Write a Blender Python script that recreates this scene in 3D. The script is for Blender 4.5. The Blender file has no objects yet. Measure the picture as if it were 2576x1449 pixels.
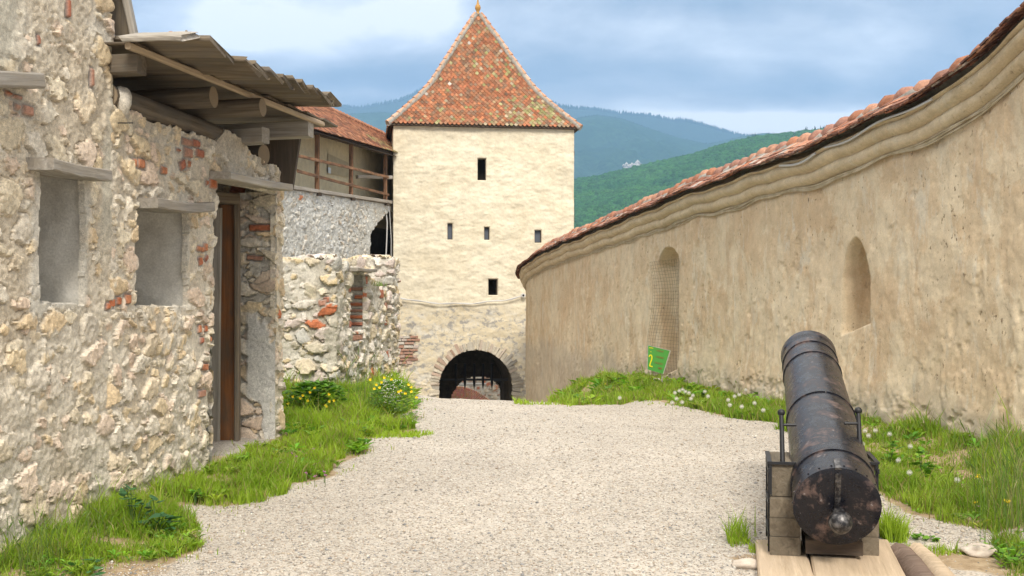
import bpy, math, random
import numpy as np
from mathutils import Vector, Matrix, noise as mnoise
random.seed(7)
RNG = np.random.default_rng(11)
scene = bpy.context.scene
COL = scene.collection
F, CU, VH, CH = 2700.0, 1288.0, 770.0, 1.5      # measured from the photograph (at 2576 px width)

# ------------------------------------------------------------------ helpers
def Z(v, Y): return CH + (VH - v) / F * Y
def X(u, Y): return (u - CU) / F * Y
def lerp(a, b, t): return a + (b - a) * t
def sstep(a, b, x):
    t = np.clip((x - a) / (b - a), 0, 1); return t * t * (3 - 2 * t)
def h2(i, j, k=0):
    i = np.asarray(i).astype(np.int64); j = np.asarray(j).astype(np.int64)
    n = (i * 374761393 + j * 668265263 + k * 1442695041) & 0xffffffff
    n = ((n ^ (n >> 13)) * 1274126177) & 0xffffffff
    n = ((n ^ (n >> 16)) * 2246822519) & 0xffffffff
    n = n ^ (n >> 15)
    return (n & 0xffffff) / float(0xffffff)
def vnoise(x, y, k=0):
    xi = np.floor(x); yi = np.floor(y); fx = x - xi; fy = y - yi
    fx = fx * fx * (3 - 2 * fx); fy = fy * fy * (3 - 2 * fy)
    a = h2(xi, yi, k); b = h2(xi + 1, yi, k); c = h2(xi, yi + 1, k); d = h2(xi + 1, yi + 1, k)
    return (a * (1 - fx) + b * fx) * (1 - fy) + (c * (1 - fx) + d * fx) * fy
def fbm(x, y, k=0, o=4):
    s = 0; a = .5; t = 0
    for i in range(o):
        s = s + a * vnoise(x * 2 ** i + 17.3 * i, y * 2 ** i + 5.1 * i, k + i); t += a; a *= .55
    return s / t

MATS = {}
def P(nt, t, **kw):
    n = nt.nodes.new(t)
    for k, v in kw.items():
        if k in n.inputs: n.inputs[k].default_value = v
        else: setattr(n, k, v)
    return n
def newmat(name, rough=.9, spec=.2):
    m = bpy.data.materials.new(name); m.use_nodes = True; nt = m.node_tree
    b = nt.nodes['Principled BSDF']; b.inputs['Roughness'].default_value = rough
    b.inputs['Specular IOR Level'].default_value = spec
    MATS[name] = m
    return m, nt, b
def c4(c): return (c[0], c[1], c[2], 1)
def coords(nt, scale=(1, 1, 1), rot=(0, 0, 0)):
    tc = P(nt, 'ShaderNodeTexCoord'); mp = P(nt, 'ShaderNodeMapping')
    mp.inputs['Scale'].default_value = scale; mp.inputs['Rotation'].default_value = rot
    nt.links.new(tc.outputs['Object'], mp.inputs['Vector']); return mp.outputs[0]
def noisen(nt, vec, scale, detail=5, rough=.6, dist=0):
    n = P(nt, 'ShaderNodeTexNoise'); n.inputs['Scale'].default_value = scale; n.inputs['Detail'].default_value = detail
    n.inputs['Roughness'].default_value = rough; n.inputs['Distortion'].default_value = dist
    nt.links.new(vec, n.inputs['Vector']); return n.outputs['Fac']
def ramp(nt, fac, stops):
    r = P(nt, 'ShaderNodeValToRGB'); e = r.color_ramp.elements
    while len(e) < len(stops): e.new(.5)
    for i, (p, c) in enumerate(stops):
        e[i].position = p; e[i].color = c4(c) if len(c) == 3 else c
    nt.links.new(fac, r.inputs[0]); return r.outputs[0]
def mixc(nt, fac, a, b, mode='MIX'):
    m = P(nt, 'ShaderNodeMix', data_type='RGBA', blend_type=mode)
    for s, v in ((m.inputs[0], fac), (m.inputs[6], a), (m.inputs[7], b)):
        if isinstance(v, (int, float)): s.default_value = v
        elif isinstance(v, tuple): s.default_value = c4(v)
        else: nt.links.new(v, s)
    return m.outputs[2]
def math_(nt, op, a, b=0.0, clamp=False):
    m = P(nt, 'ShaderNodeMath', operation=op); m.use_clamp = clamp
    for s, v in ((m.inputs[0], a), (m.inputs[1], b)):
        if isinstance(v, (int, float)): s.default_value = v
        else: nt.links.new(v, s)
    return m.outputs[0]
def bump(nt, b, h, strength=.5, dist=.01):
    n = P(nt, 'ShaderNodeBump'); n.inputs['Strength'].default_value = strength; n.inputs['Distance'].default_value = dist
    nt.links.new(h, n.inputs['Height']); nt.links.new(n.outputs[0], b.inputs['Normal'])
def G3(x): return (x, x, x)

def m_vcol(name, rough=.92, var=.35, nscale=30, bs=.5, bd=.01, fine=120, spec=.2):
    """per-stone / per-tile colour carried by the mesh, broken up by grain"""
    m, nt, b = newmat(name, rough, spec)
    a = P(nt, 'ShaderNodeAttribute', attribute_name='Col')
    v = coords(nt)
    n1 = noisen(nt, v, nscale, 6, .7); n2 = noisen(nt, v, fine, 3, .7)
    c = mixc(nt, 1.0, a.outputs['Color'], ramp(nt, n1, [(.3, G3(1 - var)), (.7, G3(1 + var * .6))]), 'MULTIPLY')
    c = mixc(nt, 1.0, c, ramp(nt, n2, [(.3, G3(1 - var * .6)), (.65, G3(1.1))]), 'MULTIPLY')
    nt.links.new(c, b.inputs['Base Color'])
    bump(nt, b, math_(nt, 'ADD', n1, math_(nt, 'MULTIPLY', n2, .7)), bs, bd)
    return m
def m_wood(name, c1, c2, c3=None, rough=.8, streak=1.0, spec=.2):
    """long axis = local X"""
    m, nt, b = newmat(name, rough, spec)
    oi = P(nt, 'ShaderNodeObjectInfo'); tc = P(nt, 'ShaderNodeTexCoord')
    va = P(nt, 'ShaderNodeVectorMath', operation='ADD'); nt.links.new(tc.outputs['Object'], va.inputs[0])
    sc = P(nt, 'ShaderNodeVectorMath', operation='SCALE'); cx = P(nt, 'ShaderNodeCombineXYZ')
    for k in range(3): nt.links.new(oi.outputs['Random'], cx.inputs[k])
    nt.links.new(cx.outputs[0], sc.inputs[0]); sc.inputs['Scale'].default_value = 37; nt.links.new(sc.outputs[0], va.inputs[1])
    mp = P(nt, 'ShaderNodeMapping'); mp.inputs['Scale'].default_value = (1.2, 26, 26); nt.links.new(va.outputs[0], mp.inputs['Vector'])
    n1 = noisen(nt, mp.outputs[0], 1.0, 6, .65, .6)
    mp2 = P(nt, 'ShaderNodeMapping'); mp2.inputs['Scale'].default_value = (2.5, 7, 7); nt.links.new(va.outputs[0], mp2.inputs['Vector'])
    n2 = noisen(nt, mp2.outputs[0], 1.0, 4, .6)
    c = ramp(nt, n1, [(.3, c1), (.66, c2)])
    c = mixc(nt, ramp(nt, n2, [(.42, G3(0)), (.68, G3(1))]), c, c3 or c1)
    sh = ramp(nt, oi.outputs['Random'], [(0, G3(.78)), (1, G3(1.18))])
    c = mixc(nt, 1.0, c, sh, 'MULTIPLY')
    nt.links.new(c, b.inputs['Base Color']); bump(nt, b, n1, .7 * streak, .012)
    return m

# ------------------------------------------------------------------ mesh building
def mk(name, V, Fc, mat, parent=None, smooth=False, col=None, sharp=None, midx=None):
    me = bpy.data.meshes.new(name)
    V = np.asarray(V, dtype=np.float32).reshape(-1, 3)
    if isinstance(Fc, np.ndarray):
        k = Fc.shape[1]; n = len(Fc)
        me.vertices.add(len(V)); me.vertices.foreach_set('co', V.ravel())
        me.loops.add(n * k); me.loops.foreach_set('vertex_index', Fc.astype(np.int32).ravel())
        me.polygons.add(n); me.polygons.foreach_set('loop_start', np.arange(0, n * k, k, dtype=np.int32))
        me.update(calc_edges=True)
    else:
        me.from_pydata(V.tolist(), [], [tuple(f) for f in Fc]); me.update()
    me.validate()
    if col is not None:
        a = me.color_attributes.new('Col', 'FLOAT_COLOR', 'POINT')
        cc = np.ones((len(V), 4), dtype=np.float32); cc[:, :3] = np.asarray(col, dtype=np.float32).reshape(-1, 3)
        a.data.foreach_set('color', cc.ravel())
    if smooth:
        me.polygons.foreach_set('use_smooth', np.ones(len(me.polygons), dtype=bool))
        if sharp: me.set_sharp_from_angle(angle=math.radians(sharp))
    for m in (mat if isinstance(mat, (list, tuple)) else [mat]): me.materials.append(m)
    if midx is not None: me.polygons.foreach_set('material_index', np.asarray(midx, dtype=np.int32))
    o = bpy.data.objects.new(name, me); COL.objects.link(o)
    if parent: attach(o, parent)
    return o
def root_loc(p):
    l = Vector(p.location)
    while p.parent is not None: p = p.parent; l = Vector(p.location) if p.type == 'EMPTY' else l
    return l
def attach(o, p):
    o.parent = p
    if p.type == 'EMPTY': o.matrix_parent_inverse = Matrix.Translation(-Vector(p.location))
    else:
        mw = wmat(p); o.matrix_parent_inverse = mw.inverted()
def wmat(o):
    m = o.matrix_basis.copy()
    if o.parent is None: return m
    return wmat(o.parent) @ o.matrix_parent_inverse @ m
def thing(name, label, cat, loc=(0, 0, 0), group=None):
    o = bpy.data.objects.new(name, None); COL.objects.link(o); o.location = loc; o.empty_display_size = .2
    return tag(o, label, cat, group)
def tag(o, label, cat, group=None):
    o['label'] = label; o['category'] = cat
    if group: o['group'] = group
    return o
def kind(o, k, label=None, cat=None):
    o['kind'] = k
    if label: o['label'] = label
    if cat: o['category'] = cat
    return o
def copy_thing(o, loc, label, rz=None, s=None):
    c = o.copy(); COL.objects.link(c); c.location = loc; c['label'] = label
    if rz is not None: c.rotation_euler = (0, 0, rz)
    if s: c.scale = (s, s, s)
    for ch in o.children:
        d = ch.copy(); COL.objects.link(d); d.parent = c
        for g in ch.children:
            e = g.copy(); COL.objects.link(e); e.parent = d
    return c

class MB:
    def __init__(s): s.V = []; s.F = []; s.C = []; s.M = []
    def add(s, V, Fc, c=None, mi=0):
        n = len(s.V); s.V += [tuple(v) for v in V]; s.F += [tuple(i + n for i in f) for f in Fc]
        s.C += [c or (.5, .5, .5)] * len(V); s.M += [mi] * len(Fc)
    def box(s, c, size, M=None, col=None, jit=0, mi=0):
        V = []
        for dz in (-.5, .5):
            for dx, dy in ((-.5, -.5), (.5, -.5), (.5, .5), (-.5, .5)):
                p = Vector((dx * size[0], dy * size[1], dz * size[2]))
                if jit: p += Vector([random.uniform(-jit, jit) for _ in range(3)])
                V.append((M @ p if M else p) + Vector(c))
        s.add(V, [(3, 2, 1, 0), (4, 5, 6, 7), (0, 1, 5, 4), (1, 2, 6, 5), (2, 3, 7, 6), (3, 0, 4, 7)], col, mi)
    def tube(s, pts, r, n=8, cap=True, col=None, jit=0, mi=0, capmi=None):
        pts = [Vector(p) for p in pts]; rs = r if isinstance(r, (list, tuple)) else [r] * len(pts)
        V = []; Fc = []; up = Vector((0, 0, 1))
        for i, p in enumerate(pts):
            t = (pts[min(i + 1, len(pts) - 1)] - pts[max(i - 1, 0)]).normalized()
            a = t.cross(up)
            if a.length < .05: a = t.cross(Vector((1, 0, 0)))
            a.normalize(); b = a.cross(t)
            for k in range(n):
                an = 2 * math.pi * k / n; rr = rs[i] * (1 + random.uniform(-jit, jit))
                V.append(p + (a * math.cos(an) + b * math.sin(an)) * rr)
        for i in range(len(pts) - 1):
            for k in range(n):
                Fc.append((i * n + k, i * n + (k + 1) % n, (i + 1) * n + (k + 1) % n, (i + 1) * n + k))
        s.add(V, Fc, col, mi)
        if cap:
            n0 = len(s.V) - len(V)
            s.F += [tuple(n0 + k for k in range(n)), tuple(n0 + (len(pts) - 1) * n + k for k in reversed(range(n)))]
            s.M += [mi if capmi is None else capmi] * 2
    def lathe(s, prof, M, n=24, col=None, mi=0):
        """prof: (along, radius); axis = local X"""
        V = []; Fc = []
        for (a, r) in prof:
            for k in range(n):
                an = 2 * math.pi * k / n; V.append(M @ Vector((a, r * math.cos(an), r * math.sin(an))))
        for i in range(len(prof) - 1):
            for k in range(n): Fc.append((i * n + k, (i + 1) * n + k, (i + 1) * n + (k + 1) % n, i * n + (k + 1) % n))
        s.add(V, Fc, col, mi)
    def build(s, name, mat, parent=None, smooth=False, sharp=None, color=False):
        return mk(name, s.V, s.F, mat, parent, smooth, s.C if color else None, sharp, s.M if any(s.M) else None)

def frame_(p0, p1, roll=0):
    x = (Vector(p1) - Vector(p0)).normalized(); up = Vector((0, 0, 1))
    if abs(x.z) > .95: up = Vector((0, 1, 0))
    y = up.cross(x).normalized(); z = x.cross(y)
    M = Matrix((x, y, z)).transposed().to_4x4()
    if roll: M = M @ Matrix.Rotation(roll, 4, 'X')
    M.translation = Vector(p0); return M
def plank(name, p0, p1, w, h, mat, parent=None, roll=0, warp=.006, seg=8, edge=.01, bend=0, endrag=0):
    """rough sawn board; local X along its length, w across (local Y), h thick"""
    L = (Vector(p1) - Vector(p0)).length; V = []; Fc = []; ring = []
    e = min(edge, h * .3)
    sec = [(-w / 2 + e, -h / 2), (w / 2 - e, -h / 2), (w / 2, -h / 2 + e), (w / 2, h / 2 - e), (w / 2 - e, h / 2), (-w / 2 + e, h / 2), (-w / 2, h / 2 - e), (-w / 2, -h / 2 + e)]
    n = 8; ph = random.random() * 9
    for i in range(seg + 1):
        t = i / seg; x = L * t
        bz = bend * math.sin(math.pi * t) + warp * math.sin(ph + 5 * t); by = warp * math.sin(ph * 2 + 4 * t)
        for (a, b) in sec:
            xr = x
            if endrag and i in (0, seg): xr += random.uniform(-endrag, endrag)
            V.append((xr, a + by + random.uniform(-1, 1) * warp * .4, b + bz + random.uniform(-1, 1) * warp * .4))
    for i in range(seg):
        for k in range(n): Fc.append((i * n + k, i * n + (k + 1) % n, (i + 1) * n + (k + 1) % n, (i + 1) * n + k))
    Fc += [tuple(reversed(range(n))), tuple(seg * n + k for k in range(n))]
    o = mk(name, V, Fc, mat, None); o.matrix_basis = frame_(p0, p1, roll)
    if parent: attach(o, parent)
    return o
def log(name, p0, p1, r, mat, endmat, parent=None, seg=10, n=18):
    L = (Vector(p1) - Vector(p0)).length; V = []; Fc = []; ph = random.random() * 20; M = []
    for i in range(seg + 1):
        t = i / seg
        for k in range(n):
            an = 2 * math.pi * k / n
            rr = r * (1 + .07 * mnoise.noise(Vector((t * L * 4, math.cos(an) * 1.3, math.sin(an) * 1.3 + ph))) + .03 * mnoise.noise(Vector((t * L * 14, an * 3, ph))))
            V.append((L * t, rr * math.cos(an), rr * math.sin(an)))
    for i in range(seg):
        for k in range(n): Fc.append((i * n + k, i * n + (k + 1) % n, (i + 1) * n + (k + 1) % n, (i + 1) * n + k)); M.append(0)
    Fc += [tuple(reversed(range(n))), tuple(seg * n + k for k in range(n))]; M += [1, 1]
    o = mk(name, V, Fc, [mat, endmat], None, True, sharp=40, midx=M); o.matrix_basis = frame_(p0, p1)
    if parent: attach(o, parent)
    return o

# ------------------------------------------------------------------ rubble masonry (every stone is real relief)
PAL = np.array([(.76, .64, .47), (.73, .57, .37), (.72, .57, .44), (.79, .71, .58), (.68, .61, .50), (.74, .60, .40), (.80, .70, .53), (.75, .61, .48), (.72, .62, .46)])
BRK = np.array([(.56, .19, .09), (.47, .18, .11), (.60, .25, .13), (.50, .27, .19)])
def stones(S, T, cw, ch, seed, drop=.2, rad=1.0, p=2.5, rot=.9):
    d1 = np.full(S.shape, 9.); d2 = np.full(S.shape, 9.); idh = np.zeros(S.shape); idk = np.zeros(S.shape); tl = np.zeros(S.shape)
    T0 = np.floor(T / ch)
    for dj in (-1, 0, 1):
        j = T0 + dj; off = (np.mod(j, 2)) * cw * .5
        I0 = np.floor((S - off) / cw)
        for di in (-1, 0, 1):
            i = I0 + di
            r = [h2(i, j, seed * 31 + q) for q in range(7)]
            sx = (i + .5 + .55 * (r[0] - .5)) * cw + off; tz = (j + .5 + .5 * (r[1] - .5)) * ch
            a = cw * (.36 + .26 * r[2]) * rad; b = ch * (.38 + .26 * r[3]) * rad
            an = (r[4] - .5) * rot; ca, sa = np.cos(an), np.sin(an)
            dx = S - sx; dz = T - tz
            lx = dx * ca + dz * sa; lz = -dx * sa + dz * ca
            ex = np.abs(lx) / a; ez = np.abs(lz) / b; sk = np.abs(lx / a * (r[0] - .5) + lz / b * (r[1] - .5)) * 1.1
            d = np.maximum((ex ** p + ez ** p) ** (1 / p), (ex + ez) * .74 + sk) + np.where(r[5] < drop, 5, 0)
            c = d < d1
            d2 = np.where(c, d1, np.minimum(d2, d)); d1 = np.where(c, d, d1)
            idh = np.where(c, r[6], idh); idk = np.where(c, r[2], idk); tl = np.where(c, lx / a * (r[3] - .5) + lz / b * (r[4] - .5), tl)
    e = np.minimum(1 - d1, (d2 - d1) * .75)
    m = sstep(0, .13, e)
    h = m * (.40 + .45 * idk) + m * .16 * np.clip(1 - d1 * d1, 0, 1) + m * tl * .9
    return m, h, idh, e
def masonry_fields(S, T, seed, st):
    w = st.get('warp', .05)
    S2 = S + w * (fbm(S * 6, T * 6, seed) - .5) * 2 + w * .5 * (fbm(S * 22, T * 22, seed + 3, 2) - .5)
    T2 = T + w * (fbm(S * 6 + 40, T * 6, seed + 1) - .5) * 2 + w * .5 * (fbm(S * 22, T * 22 + 9, seed + 4, 2) - .5)
    cw, ch = st.get('big', (.32, .19)); sw, sh = st.get('small', (.15, .105))
    m1, hh1, i1, e1 = stones(S2, T2, cw, ch, seed, st.get('drop', .35), st.get('rad', 1.))
    m2, hh2, i2, e2 = stones(S2 + 3.3, T2 + 1.7, sw, sh, seed + 7, st.get('drop2', .35), st.get('rad2', .95))
    use2 = (m1 < .05) & (m2 > 0)
    m = np.where(use2, m2, m1); h = np.where(use2, hh2 * .6, hh1); idh = np.where(use2, i2, i1)
    ee = np.where(m1 > 0, e1, np.where(m2 > 0, e2, np.maximum(e1, e2)))
    # smeared mortar hides part of the stones
    q_ = fbm(S * 2.4, T * 1.2, seed + 11, 6) * .8 + .2 * fbm(S * 13, T * 9, seed + 12, 3)
    sm = sstep(st.get('smear', .62) - .02, st.get('smear', .62) + .02, q_)
    skin = sstep(.0, .35, np.abs(fbm(S * 7, T * 7, seed + 13, 4) - .5) * 6)
    m = m * (1 - sm); h = h * (1 - .6 * sm) + sm * .35
    gap = np.exp(-((ee + .02) / .07) ** 2) * (1 - sm) * sstep(.40, .60, fbm(S * 3.3, T * 3.3, seed + 40, 4))
    n = fbm(S * 9, T * 9, seed + 20); nf = fbm(S * 45, T * 45, seed + 21, 3)
    mort = np.array(st.get('mortar', (.50, .46, .38))); mort2 = np.array(st.get('mortar2', (.56, .55, .50)))
    pal = np.array(st.get('pal', PAL)); pi = np.clip((idh * 7919 % 1.0 * len(pal)).astype(int), 0, len(pal) - 1)
    C = pal[pi] * (.92 + .28 * (idh * 131 % 1.0))[..., None]
    k = sstep(.35, .65, fbm(S * 1.5 + 7, T * 1.1, seed + 30))[..., None]
    M = mort * (1 - k) + mort2 * k
    M = M * (.8 + .4 * n)[..., None]; C = C * (.78 + .44 * fbm(S * 16, T * 16, seed + 31))[..., None]
    Cc = M * (1 - m)[..., None] + C * m[..., None]
    bp = st.get('brickp', .06)
    isb = (m > .3) & ((idh * 5077 % 1.0) < bp)
    Cb = BRK[np.clip((idh * 977 % 1.0 * 4).astype(int), 0, 3)] * (.75 + .5 * n)[..., None]
    Cc = np.where(isb[..., None], Cb, Cc)
    rdg = np.abs(fbm(S * 13, T * 13, seed + 22, 4) - .5) * 2
    H = -.017 * gap * (st.get('relief', .05) > 0) + st.get('relief', .05) * h + st.get('rough', .02) * ((n - .5) * (1.3 - .8 * m) + (.3 - rdg) * (.15 + .35 * m)) + st.get('fine', .006) * (nf - .5) * 2
    return H, Cc, m
def masonry(name, path, zb, zt, seed, mat, parent, res=.015, cap=.4, hole=None, bricks=(), st={}, dzf=None, extra=None, r=.05, rz=None, fold=.03):
    path = np.array(path, float); seg = np.linalg.norm(np.diff(path, axis=0), axis=1); cum = np.r_[0, np.cumsum(seg)]
    ns = int(cum[-1] / res) + 1; s = np.linspace(0, cum[-1], ns)
    px = np.interp(s, cum, path[:, 0]); py = np.interp(s, cum, path[:, 1])
    q = np.searchsorted(cum, s, side='right') - 1; q = np.clip(q, 0, len(seg) - 1)
    d = (path[1:] - path[:-1]) / seg[:, None]; nx = d[q, 1]; ny = -d[q, 0]
    kw = max(1, int(.06 / res)); ker = np.ones(2 * kw + 1) / (2 * kw + 1)
    def smn(a): return np.convolve(np.pad(a, kw, mode='edge'), ker, 'valid')
    nx = smn(nx); ny = smn(ny); l = np.hypot(nx, ny); nx /= l; ny /= l
    top = np.array([zt(a) for a in s]) if callable(zt) else np.full(ns, zt)
    bot = np.array([zb(a) for a in s]) if callable(zb) else np.full(ns, zb)
    rz = rz or res
    nr = int((top.max() - bot.min()) / rz) + 1; nc = int(cap / (rz * 1.5)) if cap else 0
    tt = np.linspace(0, 1, nr)[:, None]
    Zr = bot[None] + (top - bot)[None] * tt
    S = np.repeat(s[None], nr, 0); T = Zr.copy()
    ins = np.zeros_like(Zr); ph = np.zeros_like(Zr)
    if nc:
        c = np.linspace(0, 1, nc + 1)[1:, None] * cap
        Zc = np.repeat(top[None], nc, 0) + 0 * c; T = np.vstack([T, Zc + c]); S = np.repeat(s[None], nr + nc, 0)
        ins = np.vstack([ins, np.repeat(c, ns, 1)]); Zr = np.vstack([Zr, Zc]); ph = np.vstack([ph, np.ones_like(Zc)])
        # soften the arris
        g = top[None] - Zr; near = np.clip(1 - g / r, 0, 1) * (ph < .5)
        ph = np.where(ph < .5, near * .5, np.where(ins < r, .5 + .5 * ins / r, 1.))
    H, C, m = masonry_fields(S, T, seed, st)
    for (bs, bt, bw, bh, ba, bc) in bricks:
        ds = S - bs; dt = T - bt; ca, sa = math.cos(ba), math.sin(ba)
        wob = .006 * (fbm(S * 25, T * 25, 77, 2) - .5)
        e = np.minimum(bw / 2 - np.abs(ds * ca + dt * sa), bh / 2 - np.abs(-ds * sa + dt * ca)) + wob
        k = sstep(0, .012, e); kk = sstep(-.02, 0, e)
        col = np.array(BRK[bc] if isinstance(bc, int) else bc)
        H = H * (1 - kk) + kk * (-.004) + k * .03
        C = C * (1 - kk[..., None]) + kk[..., None] * np.array((.42, .40, .36)); nn = fbm(S * 30, T * 30, 5)
        C = C * (1 - k[..., None]) + k[..., None] * col * (.75 + .5 * nn)[..., None]
    if extra: H, C = extra(S, T, H, C, m)
    if hole is not None: H = np.where(hole(S, T), np.minimum(H, 0) - fold, H)
    an = ph * math.pi / 2; off = H
    Xo = px[None] + nx[None] * (off * np.cos(an) - ins); Yo = py[None] + ny[None] * (off * np.cos(an) - ins)
    Zo = Zr + off * np.sin(an)
    V = np.stack([Xo, Yo, Zo], -1); R, N = S.shape
    i = np.arange(R - 1)[:, None] * N + np.arange(N - 1)[None]
    Fq = np.stack([i, i + 1, i + N + 1, i + N], -1).reshape(-1, 4)
    if hole is not None:
        hm = hole(S, T); hc = (hm[:-1, :-1] & hm[1:, :-1] & hm[:-1, 1:] & hm[1:, 1:]).ravel()
        Fq = Fq[~hc]
    used = np.zeros(R * N, bool); used[Fq.ravel()] = True; mp = np.cumsum(used) - 1
    return mk(name, V.reshape(-1, 3)[used], mp[Fq], mat, parent, True, C.reshape(-1, 3)[used], sharp=32)
def sheet(name, P0, A, B, na, nb, mat, parent, amp=.02, sc=5, col=None, seed=0, smooth=True, nrm=None, hole=None):
    """plane P0 + a*A + b*B roughened along its normal"""
    P0, A, B = map(lambda q: np.array(q, float), (P0, A, B))
    n = np.cross(A, B); n /= np.linalg.norm(n)
    a = np.linspace(0, 1, na); b = np.linspace(0, 1, nb); aa, bb = np.meshgrid(a, b)
    la, lb = np.linalg.norm(A), np.linalg.norm(B)
    h = amp * (fbm(aa * la * sc, bb * lb * sc, seed) - .5) * 2
    V = P0 + aa[..., None] * A + bb[..., None] * B + h[..., None] * n
    i = np.arange(nb - 1)[:, None] * na + np.arange(na - 1)[None]
    Fq = np.stack([i, i + 1, i + na + 1, i + na], -1).reshape(-1, 4)
    if hole is not None:
        hm = hole(aa * la, bb * lb).ravel(); keep = ~(hm[Fq].all(1)); Fq = Fq[keep]
    cc = None
    if col is not None: cc = np.repeat(np.array(col)[None], na * nb, 0) * (.9 + .2 * fbm(aa * la * 3, bb * lb * 3, seed + 5).reshape(-1, 1))
    return mk(name, V.reshape(-1, 3), Fq, mat, parent, smooth, cc)

# ------------------------------------------------------------------ materials
M_RUB = m_vcol('rubble', .95, .34, 30, .9, .010, 120)
M_TILE = m_vcol('roof_tile', .85, .4, 18, .4, .006, 60, .3)
M_TILE.name = 'roof_tile'
M_BRICKV = m_vcol('brickwork', .9, .3, 30, .5, .006, 90)
M_GRAV = m_vcol('pebbles', .9, .15, 60, .2, .002, 200)
M_WGREY = m_wood('weathered_wood', (.22, .20, .175), (.46, .42, .365), (.32, .28, .225))
M_WOLD = m_wood('old_brown_wood', (.085, .065, .045), (.24, .19, .135), (.15, .13, .105))
M_WDARK = m_wood('dark_wood', (.045, .035, .027), (.12, .09, .065), (.07, .05, .035))
M_WBRD = m_wood('roof_board_wood', (.10, .08, .055), (.24, .19, .13), (.15, .13, .11))
M_WORG = m_wood('varnished_wood', (.20, .07, .018), (.36, .145, .045), (.16, .10, .06), .55, .6, .4)
M_WPALE = m_wood('pale_plank_wood', (.34, .26, .175), (.56, .44, .31), (.44, .34, .24))
M_WRAIL = m_wood('rail_wood', (.12, .055, .03), (.36, .20, .11), (.08, .05, .035))
M_WCHEEK = m_wood('carriage_wood', (.10, .08, .055), (.22, .18, .13), (.15, .125, .09))
m, nt, b = newmat('log_end', .9)
v = coords(nt); wv = P(nt, 'ShaderNodeTexWave', wave_type='RINGS', rings_direction='X'); wv.inputs['Scale'].default_value = 22; wv.inputs['Distortion'].default_value = 3
nt.links.new(v, wv.inputs['Vector'])
nt.links.new(mixc(nt, noisen(nt, v, 14), ramp(nt, wv.outputs['Fac'], [(0, (.24, .17, .10)), (1, (.36, .27, .17))]), (.22, .18, .13)), b.inputs['Base Color']); M_LEND = m
# grey plaster inside window recesses
m, nt, b = newmat('grey_plaster', .95); v = coords(nt)
n1 = noisen(nt, v, 4, 6, .65); n2 = noisen(nt, v, 60, 4, .7)
nt.links.new(mixc(nt, 1., ramp(nt, n1, [(.32, (.54, .51, .45)), (.68, (.80, .77, .70))]), ramp(nt, n2, [(.3, G3(.8)), (.7, G3(1.1))]), 'MULTIPLY'), b.inputs['Base Color']); bump(nt, b, n2, .5, .008); M_PLG = m
# cream plaster of the tower
def plaster(name, ca, cb, streak, pits, lowstain=None, scale=1.0, pitc=(.30, .22, .14), limec=(.72, .66, .52)):
    m, nt, b = newmat(name, .95, .15)
    v = coords(nt); vs = coords(nt, (1.5, 1.5, .5))
    big = noisen(nt, v, .9 * scale, 7, .65, .4); mid = noisen(nt, v, 5 * scale, 6, .7); fine = noisen(nt, v, 45, 4, .7); st = noisen(nt, vs, 2.2, 8, .74, .5)
    c = ramp(nt, big, [(.32, ca), (.68, cb)])
    c = mixc(nt, math_(nt, 'MULTIPLY', ramp(nt, st, [(.54, G3(0)), (.64, G3(1))]), streak), c, limec)
    if streak > .5:      # old coats of render: cream skin left in sheets, tan undercoat where it has fallen
        pt = noisen(nt, coords(nt, (1, 1, .62), (0, 0, .3)), 1.35, 9, .68, .35)
        c = mixc(nt, ramp(nt, pt, [(.50, G3(0)), (.525, G3(.55))]), c, (.74, .63, .45))
        c = mixc(nt, ramp(nt, noisen(nt, coords(nt, (1, 1, .25)), 1.9, 6, .7), [(.56, G3(0)), (.70, G3(.5))]), c, (.50, .34, .21))
        c = mixc(nt, ramp(nt, noisen(nt, coords(nt, (1.3, 1.3, .16)), 5.5, 5, .7), [(.62, G3(0)), (.70, G3(.45))]), c, (.82, .77, .66))
    c = mixc(nt, 1., c, ramp(nt, mid, [(.25, G3(.78)), (.75, G3(1.12))]), 'MULTIPLY')
    pn = noisen(nt, coords(nt, (1, 1, .55)), 24, 3, .65); pm = ramp(nt, pn, [(.62, G3(0)), (.70, G3(1))])
    pmask = math_(nt, 'MULTIPLY', pm, ramp(nt, noisen(nt, v, 1.4, 4), [(.42, G3(.15)), (.6, G3(1))]))
    c = mixc(nt, math_(nt, 'MULTIPLY', pmask, pits), c, pitc)
    c = mixc(nt, 1., c, ramp(nt, fine, [(.25, G3(.86)), (.75, G3(1.08))]), 'MULTIPLY')
    if lowstain: c = lowstain(nt, v, c)
    nt.links.new(c, b.inputs['Base Color'])
    hh = math_(nt, 'SUBTRACT', math_(nt, 'ADD', mid, math_(nt, 'MULTIPLY', fine, .25)), math_(nt, 'MULTIPLY', pmask, .6))
    bump(nt, b, hh, .7, .015)
    return m
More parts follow.
